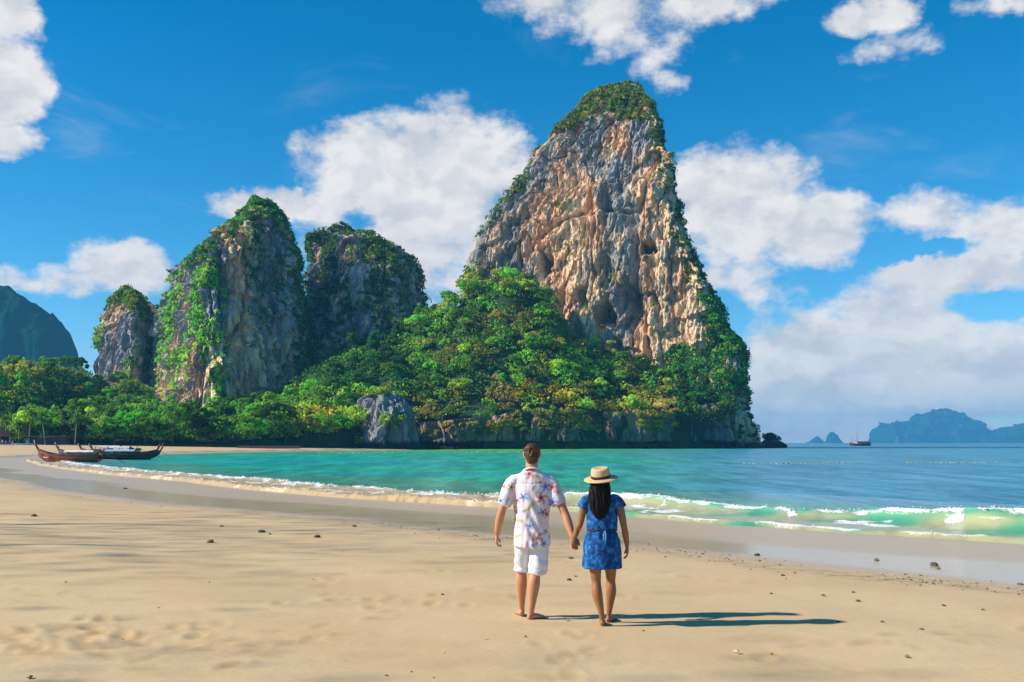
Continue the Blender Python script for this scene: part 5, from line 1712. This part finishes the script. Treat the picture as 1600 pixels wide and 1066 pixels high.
def longtail(px, py, heading, L, B, free, prow, hull, trim, label, canopy=None, ribbon=None, engine=True, mark=False, tarp=None, sink=0.0):
    D = (EYE - SEA) * F / (py - HOR)
    e = empty('longtail_boat', ((px - CX) / F * D, D, SEA + .10 - sink), heading)
    tag(e, label, 'boat', 'longtail boats moored by the beach')
    sheer, hb, x = boat_hull(L, B, free, prow, hull, trim, e)
    if canopy:
        c0, c1, ch, cm = canopy
        top = MB(); n = 9
        V = []; nn_ = 7
        for i in range(nn_):
            for k in range(n):
                a = math.pi * (k / (n - 1))
                V.append((L * (c0 + (c1 - c0) * i / (nn_ - 1)), math.cos(a) * B * .9, free + ch + .22 * math.sin(a) - .03 * (i % 2)))
        up = np.array(V); dn = up - np.array([0, 0, .05])
        f = gridfaces(nn_, n); g2 = gridfaces(nn_, n)[:, ::-1] + len(up)
        link('canopy', mk('canopy', np.vstack([up, dn]), np.vstack([f, g2])), cm, e)
        for i in range(3):
            for sgn in (-1, 1):
                p_ = MB(); xx = L * (c0 + (c1 - c0) * i / 2)
                p_.tube([(xx, sgn * B * .86, free * .7), (xx, sgn * B * .88, free + ch)], [.028, .028], 6); p_.build('canopy_post', trim, e)
    if tarp:
        c0, c1, cm = tarp
        V = []
        for i in range(9):
            for k in range(7):
                V.append((L * (c0 + (c1 - c0) * i / 8), B * .98 * (k / 3 - 1), free * .98 + .10 + .28 * (1 - (k / 3 - 1) ** 2) + .03 * math.sin(i * 2.1 + k)))
        up = np.array(V); dn = up - np.array([0, 0, .06])
        link('tarpaulin', mk('tarp', np.vstack([up, dn]), np.vstack([gridfaces(9, 7), gridfaces(9, 7)[:, ::-1] + len(up)])), cm, e)
    if engine:
        g_ = MB(); g_.box((-L * .46, 0, free + .42), (.38, .20, .20)); g_.tube([(-L * .44, .1, free + .55), (-L * .44, .14, free + .95)], [.05, .04], 8)
        g_.tube([(-L * .40, 0, free + .5), (-L * .31, 0, free + .62)], [.025, .025], 6)
        en = g_.build('engine', steel, e)
        p_ = MB(); p_.tube([(-L * .47, 0, free * .9), (-L * .47, 0, free + .3)], [.07, .06], 8); p_.build('engine_post', trim, en)
        s_ = MB(); s_.tube([(-L * .48, 0, free + .4), (-L * .48 - 2.0, 0, .35), (-L * .48 - 3.1, 0, -.12)], [.035, .03, .028], 6)
        for q in range(3):
            a = q * 2.09
            s_.box((-L * .48 - 3.1, .10 * math.cos(a), -.12 + .10 * math.sin(a)), (.02, .05, .05), 0)
        s_.build('tail_shaft', steel, en)
    if ribbon:
        r_ = MB(); xe = x[-1]
        for i, q in enumerate((.55, .72, .86)):
            zc = sheer[-1] + prow * (q - .45); xc = xe + .05 + .30 * max(q - .45, 0)
            r_.tube([(xc - .02, -.14, zc), (xc + .02, -.14, zc + .10), (xc + .05, .0, zc + .12)], [.10, .12, .10], 8, True, (0, 1, 0), .5)
            r_.tube([(xc + .06, -.12, zc), (xc + .10, -.16, zc - .32)], [(.05, .02), (.03, .01)], 6)
        r_.build('bow_ribbon', ribbon, e, True)
    ro = MB(); ro.tube([(x[-1], 0, sheer[-1]), (x[-1] + 1.2, .1, .3), (x[-1] + 2.6, .3, -.25)], [.018] * 3, 5)
    ro.build('mooring_rope', rib_mix, e, True)
    if mark:
        for sgn in (-1, 1):
            w_ = MB(); r5 = random.Random(4)
            for i in range(7):      # worn, illegible painted name near the bow
                u0 = .795 + i * .015
                xx = (u0 - .5) * L
                yy = np.interp(u0, np.linspace(0, 1, len(hb)), hb) * .965 + .035
                zc = .60 * free + r5.uniform(-.02, .04)
                w_.box((xx, sgn * yy, zc), (r5.uniform(.02, .05), .006, r5.uniform(.03, .09)), -sgn * .42)
            w_.build('painted_name', white_paint, e)
    b_ = MB()
    b_.tube([(x[3], 0, -.10), (0, 0, -.2), (x[-6], 0, -.06)], [(B * .93, .12), (B * 1.01, .14), (B * .60, .10)], 12, True, (0, 1, 0))
    b_.build('boot_paint', black_paint, e, True)
    return e


longtail(108, 723.2, math.pi - .10, 7.3, .78, .82, 1.05, red_wood, trim_wood, 'large red brown longtail boat with tall prow, nearest of the moored boats', ribbon=None, mark=True)
longtail(133, 716.0, math.pi - .05, 8.0, .75, .72, 1.0, grey_wood, trim_wood, 'longtail boat with cream cover lying behind the red brown boat', ribbon=rib_mix, tarp=(-.2, .36, canvas))
longtail(168, 713.5, math.pi + .05, 8.4, .75, .72, .8, grey_wood, trim_wood, 'grey longtail boat with pink bow ribbon, middle of the moored boats', ribbon=principled('faded_pink_ribbon', (.50, .20, .20), .7), canopy=(-.25, .15, .75, canvas))
longtail(182, 714.5, math.pi + .12, 7.2, .72, .7, .8, dark_wood, trim_wood, 'dark longtail boat with dull red prow and heaped nets between its neighbours', ribbon=rib_mix, tarp=(-.3, .1, dark_wood))
longtail(200, 718.0, .10, 8.4, .82, .62, 1.0, dark_wood, trim_wood, 'black hulled longtail boat with pale blue canopy and bow pointing right', canopy=(-.34, .12, .42, blue_canvas), ribbon=None)
longtail(204, 714.0, .06, 8.4, .80, .62, 1.0, dark_wood, trim_wood, 'dark longtail boat with white canopy behind the black hulled one, bow pointing right', canopy=(-.38, .0, .75, principled('white_canvas', (.66, .66, .66), .8)), ribbon=rib_red)

# ------------------------------------------------------------------ cruise junk far out
D = 730.0
jx = (1343.5 - CX) / F * D
junk = empty('wooden_cruise_boat', (jx, D, SEA), math.pi)
tag(junk, 'wooden cruise boat with two bare masts anchored off the islands', 'boat')
n = 24; u = np.linspace(0, 1, n); L, B = 15.0, 2.1
hb = B * np.interp(u, [0, .1, .5, .8, 1], [.8, .95, 1, .75, .1]); sh_ = np.interp(u, [0, .15, .5, .85, 1], [2.4, 1.9, 1.45, 1.9, 2.5]); x = (u - .5) * L
V = np.array([[(x[i], 0, -.5), (x[i], hb[i] * .75, .0), (x[i], hb[i], sh_[i]), (x[i], hb[i] * .9, sh_[i]), (x[i], hb[i] * .8, sh_[i] - .35), (x[i], -hb[i] * .8, sh_[i] - .35),
               (x[i], -hb[i] * .9, sh_[i]), (x[i], -hb[i], sh_[i]), (x[i], -hb[i] * .75, .0)] for i in range(n)])
f = gridfaces(n, 9, True).tolist() + [list(range(9))[::-1], [(n - 1) * 9 + k for k in range(9)]]
link('hull', mk('hull', V.reshape(-1, 3), f, smooth=False), principled('dark_red_hull', (.14, .035, .035), .5, vary=.3, vscale=1), junk)
wl = MB(); wl.tube([(-7, 0, .1), (0, 0, .05), (6.4, 0, .15)], [(B * .85, .45), (B * 1.03, .45), (B * .62, .45)], 12, True, (0, 1, 0)); wl.build('boot_paint', black_paint, junk, True)
cab = MB(); cab.box((-1.6, 0, 2.25), (4.2, 1.5, .85)); cabo = cab.build('cabin', principled('pinkish_white_cabin', (.58, .42, .42), .6), junk)
for i in range(6):
    for sgn in (-1, 1):
        w_ = MB(); w_.box((-5.0 + i * 1.35, sgn * 1.5, 2.4), (.42, .03, .32)); w_.build('window', principled('dark_glass', (.01, .015, .02), .1) if i == 0 and sgn == -1 else bpy.data.materials['dark_glass'], cabo)
rf = MB(); rf.box((-2.6, 0, 3.22), (5.6, 1.9, .09)); rf.build('cabin_roof', principled('red_brown_roof', (.30, .12, .09), .7), junk)
for i in range(4):
    for sgn in (-1, 1):
        p_ = MB(); p_.tube([(-7.6 + i * .85, sgn * 1.6, 1.8), (-7.6 + i * .85, sgn * 1.6, 3.2)], [.06, .06], 6); p_.build('roof_post', trim_wood, junk)
for (xx, h) in ((2.0, 11.5), (5.6, 7.0)):
    m_ = MB(); m_.tube([(xx, 0, 1.2), (xx, 0, h)], [.16, .07], 8); m_.build('mast', dark_wood, junk, True)
bs = MB(); bs.tube([(6.8, 0, 2.3), (9.2, 0, 3.1)], [.12, .06], 6); bs.build('bowsprit', dark_wood, junk, True)

# ------------------------------------------------------------------ swimming-area buoy lines
buoy_y = principled('yellow_float', (.42, .36, .16), .5)
buoy_w = principled('pale_float', (.36, .40, .40), .5)
fb_ = MB(); fb_.tube([(-.26, 0, 0), (.26, 0, 0)], [.17, .17], 8, True, (0, 0, 1), .9)
float_y = fb_.mesh('float', True); float_y.materials.append(buoy_y)
float_w = float_y.copy(); float_w.materials.clear(); float_w.materials.append(buoy_w)
for (p0, p1, py0, py1, lab, cnt, seed) in ((1168, 1352, 725.5, 723.0, 'line of small yellow floats on the sea below the islet', 30, 1), (1424, 1612, 723.5, 723.2, 'line of yellow floats on the blue sea below the far islands', 32, 2),
                                      (500, 905, 708.5, 706.5, 'faint line of floats across the green bay under the cliffs', 44, 3)):
    r6 = random.Random(seed)
    D0_, D1_ = (EYE - SEA) * F / (py0 - HOR), (EYE - SEA) * F / (py1 - HOR)
    A_ = V3((p0 - CX) / F * D0_, D0_, SEA); B_ = V3((p1 - CX) / F * D1_, D1_, SEA)
    e = empty('buoy_line', tuple(A_))
    tag(e, lab, 'buoy line', 'swimming area buoy lines')
    pts = []
    for i in range(cnt):
        q = (i + r6.uniform(-.2, .2)) / (cnt - 1)
        p_ = (B_ - A_) * q + V3(0, 1.2 * math.sin(q * 9 + seed), .03)
        pts.append(tuple(p_ - V3(0, 0, .06)))
        if r6.random() < .14: continue
        o = link('float', float_y if r6.random() < .72 else float_w, None, e)
        o.location = tuple(p_); o.rotation_euler = (0, 0, r6.uniform(-.4, .4)); k = r6.uniform(.5, 1.0) * (.5 if seed < 3 else .8)
        o.scale = (k, k, k)
    rp = MB(); rp.tube(pts, [.008] * len(pts), 4, True, (0, 0, 1)); rp.build('rope', rib_mix, e)

# ------------------------------------------------------------------ resort at the left end of the beach
thatch = principled('brown_thatch', (.30, .155, .085), .95, vary=.4, vscale=2.5, bump=.5)
white_wall = principled('white_post_paint', (.72, .72, .70), .7)
dark_wall = principled('dark_timber', (.050, .042, .036), .8, vary=.3, vscale=2)  # dark timber for the pavilion's back wall and the shed
hx, hy = (-14 - CX) / F * 287, 287.0
hz_ = ground_at(hx, hy)
hut = empty('thatched_pavilion', (hx, hy, hz_), 0)
tag(hut, 'open beach pavilion with brown thatched roof and white posts', 'pavilion')
r_ = MB()
r_.add([(-7, -3.4, 2.5), (4.2, -3.4, 2.5), (4.2, 3.4, 2.5), (-7, 3.4, 2.5), (-5, 0, 5.4), (2.6, 0, 5.4), (-7, -3.3, 2.3), (4.2, -3.3, 2.3), (4.2, 3.3, 2.3), (-7, 3.3, 2.3)],
       [(0, 1, 5, 4), (1, 2, 5), (2, 3, 4, 5), (3, 0, 4), (0, 6, 7, 1), (1, 7, 8, 2), (2, 8, 9, 3), (3, 9, 6, 0), (9, 8, 7, 6)])
rr2 = r_.build('roof', thatch, hut)
rg = MB(); rg.tube([(-5.2, 0, 5.42), (2.8, 0, 5.42)], [.16, .16], 8); rg.build('ridge_cap', thatch, rr2)
for i in range(6):
    for yy in (-3.0, 3.0):
        p_ = MB(); p_.box((-6.6 + i * 2.08, yy, 1.2), (.28, .22, 1.2), 0, .8); p_.build('post', white_wall, hut)
fl = MB(); fl.box((-1.4, 0, .1), (5.7, 3.5, .14)); fl.build('floor_slab', principled('grey_concrete', (.32, .31, .29), .9, vary=.2), hut)
bw = MB(); bw.box((-1.4, 2.6, 1.1), (5.2, .12, 1.1)); bw.build('back_wall', dark_wall, hut)
sx0 = (70 - CX) / F * 292
shed = empty('beach_shed', (sx0, 292, ground_at(sx0, 292)), 0)
tag(shed, 'low dark timber shed under the trees behind the beach', 'shed')
w_ = MB(); w_.box((0, 1.4, 1.2), (6.0, 1.6, 1.2)); w_.build('wall', dark_wall, shed)
w_ = MB(); w_.box((0, 1.2, 2.5), (6.6, 2.2, .10)); w_.build('roof', principled('tin_roof', (.10, .10, .10), .6), shed)
w_ = MB(); w_.box((-4.9, -.25, 1.15), (.5, .05, .85)); w_.build('door', principled('pale_blue_door', (.16, .24, .33), .6), shed)
w_ = MB(); w_.box((-.2, -.25, 2.2), (1.4, .06, .07)); w_.build('light_strip', principled('pale_strip', (.5, .5, .48), .6), shed)
kx = (26 - CX) / F * 276
for i, (dx, cl_, lab) in enumerate(((0, (.20, .34, .46), 'pale blue upturned kayak on the sand by the pavilion'), (2.6, (.14, .27, .40), 'darker blue kayak lying beyond the pale one by the pavilion'))):
    e = empty('kayak', (kx + dx, 277 + i * 1.1, ground_at(kx + dx, 277 + i) + .02), .1)
    tag(e, lab, 'kayak', 'kayaks by the pavilion')
    m_ = MB(); m_.tube([(-2.2, 0, .18), (-1.3, 0, .24), (0, 0, .26), (1.3, 0, .24), (2.2, 0, .18)], [(.06, .06), (.28, .20), (.36, .25), (.28, .20), (.06, .06)], 10, True, (0, 1, 0), .8)
    hl = m_.build('hull', principled('kayak_plastic', cl_, .4), e, True)
    m_ = MB(); m_.tube([(-.6, 0, .50), (.6, 0, .50)], [(.22, .03), (.22, .03)], 8, True, (0, 1, 0), .5); m_.build('cockpit_rim', black_paint, e, True)
# low seawall in front of the trees
swx = np.array([(p - CX) / F * 303 for p in (372, 470)])
e = empty('low_garden_wall', (float(swx.mean()), 302.0, ground_at(float(swx.mean()), 302)), 0)
tag(e, 'low grey masonry wall under the trees at the back of the beach', 'wall')
m_ = MB()
m_.box((0, 0, .3), ((swx[1] - swx[0]) / 2, .2, .35)); m_.build('wall_body', principled('grey_masonry', (.10, .09, .075), .95, vary=.5, vscale=1.5), e)
m_ = MB(); m_.box((0, 0, .70), ((swx[1] - swx[0]) / 2 + .1, .3, .06)); m_.build('coping', principled('pale_coping', (.16, .15, .13), .9), e)

# bathers on the far sand
bath = []
for i, (bx, by, top, bot, lab) in enumerate(((4, 699.5, (.42, .40, .46), (.10, .12, .25), 'person in pale top and navy trousers, leftmost of the far bathers'),
                                              (9.5, 699.0, (.10, .14, .35), (.10, .10, .12), 'person in blue top standing among the far bathers'),
                                              (15.5, 700.0, (.06, .09, .22), (.05, .08, .20), 'person in dark blue standing in front of the pavilion'),
                                              (20, 699.2, (.45, .10, .16), (.25, .2, .3), 'person in red top, rightmost of the far bathers'))):
    D = 262.0 - i
    X = (bx - CX) / F * D
    e = empty('person', (X, D, ground_at(X, D) - .02), random.uniform(-.5, .5))
    tag(e, lab, 'person')
    T = [([(0, 0, .85), (0, 0, 1.0), (0, 0, 1.2), (0, 0, 1.4)], [(.14, .10), (.14, .10), (.17, .11), (.15, .09)]), ([(0, 0, 1.4), (0, .01, 1.52)], [.06, .055]),
         ([(0, .02, 1.50), (0, .02, 1.60), (0, .015, 1.68)], [(.05, .06), (.075, .09), (.05, .06)])]
    for sg in (-1, 1):
        T += [([(sg * .17, 0, 1.38), (sg * .22, 0, 1.15), (sg * .23, .05, .92), (sg * .23, .06, .80)], [.05, .042, .034, .036]), ([(sg * .08, 0, .9), (sg * .09, .02 * sg, .48), (sg * .10, .05 * sg, .08)], [.085, .06, .04]),
              ([(sg * .10, .05 * sg, .04), (sg * .11, .05 * sg + .18, .03)], [.04, .035])]
    me = fuse('bather', T, .03, 1)
    link('body', me, skin_m, e)
    T = [([(0, 0, .84), (0, 0, 1.1), (0, 0, 1.40)], [(.165, .125), (.165, .125), (.18, .115)])] + [([(sg * .15, 0, 1.36), (sg * .22, 0, 1.17)], [.065, .062]) for sg in (-1, 1)]
    link('shirt', fuse('top', T, .03, 1, dome=.3), principled('bather_top', top, .8), e)
    T = [([(sg * .08, 0, .88), (sg * .09, .015 * sg, .50)], [.10, .085]) for sg in (-1, 1)]
    link('shorts', fuse('bottom', T, .03, 1, dome=.3), principled('bather_bottom', bot, .8), e)
    T = [([(0, 0, 1.60), (0, 0, 1.69)], [(.082, .09), (.055, .065)])]
    link('hair', fuse('bather_hair', T, .02, 1), black_hair_m if False else bpy.data.materials['navy_cord'], e)

# ------------------------------------------------------------------ stones, shell grit and leaves on the sand
stone_m = principled('dark_stone', (.085, .070, .040), .9, vary=.4, vscale=14, bump=.5, bscale=40)
pale_m = principled('olive_stone', (.20, .155, .06), .9, vary=.4, vscale=14, bump=.5, bscale=40)
def stone_mesh(seed, mat):
    r7 = np.random.default_rng(seed)
    bm = bmesh.new(); bmesh.ops.create_icosphere(bm, subdivisions=2, radius=1.0)
    me = bpy.data.meshes.new('stone'); bm.to_mesh(me); bm.free()
    v = coords(me).astype(float)
    v = v * (1 + .38 * fbm(v * 1.3, 3, seed)[:, None] * 1.6) * np.array([1.0, .75, .5])
    me.vertices.foreach_set('co', v.astype(np.float32).ravel()); me.materials.append(mat); me.update()
    return me
ST = [stone_mesh(k, stone_m if k % 2 else pale_m) for k in range(6)]
shots = [(892, 873, 9, 'olive stone on the sand between the couple'), (889, 907, 10, 'flat olive stone beside the walking couple'), (899, 901, 6, 'small stone just behind the flat olive stone'),
         (1183, 868, 10, 'dark stone below the wet sand right of the couple'), (1369, 876, 11, 'olive stone at the edge of the wet sand'), (1460, 884, 16, 'largest dark stone at the edge of the wet sand'),
         (1466, 889, 9, 'flat stone beside the largest dark stone'), (1223, 900, 7, 'small brown stone on dry sand right of the couple'), (1341, 940, 9, 'dark brown stone alone on dry sand'),
         (1333, 926, 6, 'tiny dark stone behind the lone brown stone'), (1440, 984, 8, 'olive stone nearest the camera on open sand'), (1475, 947, 7, 'small olive stone on open sand at far right'),
         (1594, 914, 10, 'dark stone at the right edge of the view'), (1286, 931, 7, 'flat brown stone on the open sand'), (1205, 928, 6, 'pale brown stone near the shadows of the couple'),
         (692, 930, 7, 'small green leaf fragment standing on the sand'), (554, 823, 8, 'dark stone beyond the shaded sand'), (346, 823, 6, 'dark pebble in the shaded sand'),
         (409, 832, 13, 'lump of dark weed on the shaded sand'), (422, 835, 6, 'dark pebble beside the lump of weed'), (328, 848, 14, 'long brown weed scrap on the shaded sand'), (496, 840, 12, 'flat brown weed scrap on the shaded sand'),
         (53, 807, 12, 'brown weed scrap on the shaded sand at far left'), (196, 764, 6, 'dark stone on the wet sand far left'), (1005, 986, 5, 'tiny pebble in front of the blue dress'), (1310, 972, 6, 'small stone at the tip of the shadows')]
for i, (sx, sy, wd, lab) in enumerate(shots):
    D = 1.8 * F / (sy - HOR)
    for _ in range(5):
        X = (sx - CX) / F * D; gz = ground_at(X, D); D = (EYE - gz) * F / (sy - HOR)
    o = link('stone', ST[i % 6] if 'leaf' not in lab else ST[0])
    k = wd / F * D * .5
    o.location = (X, D, gz + k * .22); o.scale = (k, k, k * .9); o.rotation_euler = (random.uniform(-.2, .2), random.uniform(-.2, .2), random.uniform(0, 6))
    tag(o, lab, 'stone' if 'weed' not in lab and 'leaf' not in lab else 'debris', 'stones and scraps on the sand')
# shell and stone grit along the tide line
pr_ = np.random.default_rng(33)
n = 60000
D = 1 / pr_.uniform(1 / 60, 1 / 7.0, n); X = pr_.uniform(-.56, .56, n) * D
ds_ = -shore_dist(np.column_stack([X, D]))
q3 = np.column_stack([X, D, 0 * X])
line = np.exp(-((ds_ - 8.9 + .8 * pn(q3 * .25, 43)) / .55) ** 2) * sstep(pn(q3 * .35, 47), -.35, .2) + .0018
keep = pr_.random(n) < line * .55
X, D = X[keep], D[keep]
dd_ = np.hypot(SANDV[:, 0], SANDV[:, 1]); near_ = SANDV[(dd_ > 5) & (dd_ < 70) & (SANDV[:, 1] > 3)]
zg = sand_base(np.column_stack([X, D])) + .05 * pn(np.column_stack([X, D, 0 * X]) * .10, 1)
sz = pr_.uniform(.006, .022, len(X)) * pr_.choice([1, 1, 1, 1.7], len(X))
V = np.column_stack([X, D, zg + sz * .2])[:, None, :] + ico_v[None] * (sz[:, None, None] * pr_.uniform(.5, 1.3, (len(X), 7, 3)) * np.array([1, 1, .6]))
Fc = (ico_f[None] + (np.arange(len(X)) * 7)[:, None, None]).reshape(-1, 3)
pal = np.array([(.14, .11, .05), (.26, .20, .09), (.46, .37, .22), (.60, .52, .38), (.20, .155, .07)])[pr_.choice(5, len(X), p=[.28, .28, .18, .1, .16])]
tag(link('shell_grit', mk('grit', V.reshape(-1, 3), Fc, col=np.repeat(pal, 7, 0), smooth=False), principled('shell_grit', attr=True, rough=.9)), 'broken shells and pebbles strewn along the tide line', 'pebbles', kind='stuff')

# ------------------------------------------------------------------ the air
hz = MB()
hz.box((0, 0, 108.0), (7900, 7900, 116.0))
hm = bpy.data.materials.new('sea_haze'); hm.use_nodes = True
for n in list(hm.node_tree.nodes):
    if n.type == 'BSDF_PRINCIPLED': hm.node_tree.nodes.remove(n)
t = G(hm.node_tree)
pv = t.n('ShaderNodeVolumePrincipled')
pv.inputs['Color'].default_value = (0.13, 0.56, 1.0, 1)
pv.inputs['Density'].default_value = 0.00016
pv.inputs['Anisotropy'].default_value = 0.0
t.l(pv.outputs[0], [n for n in hm.node_tree.nodes if n.type == 'OUTPUT_MATERIAL'][0].inputs['Volume'])
ho = hz.build('haze', hm)
tag(ho, 'pale blue sea haze filling the air', 'haze', kind='stuff')
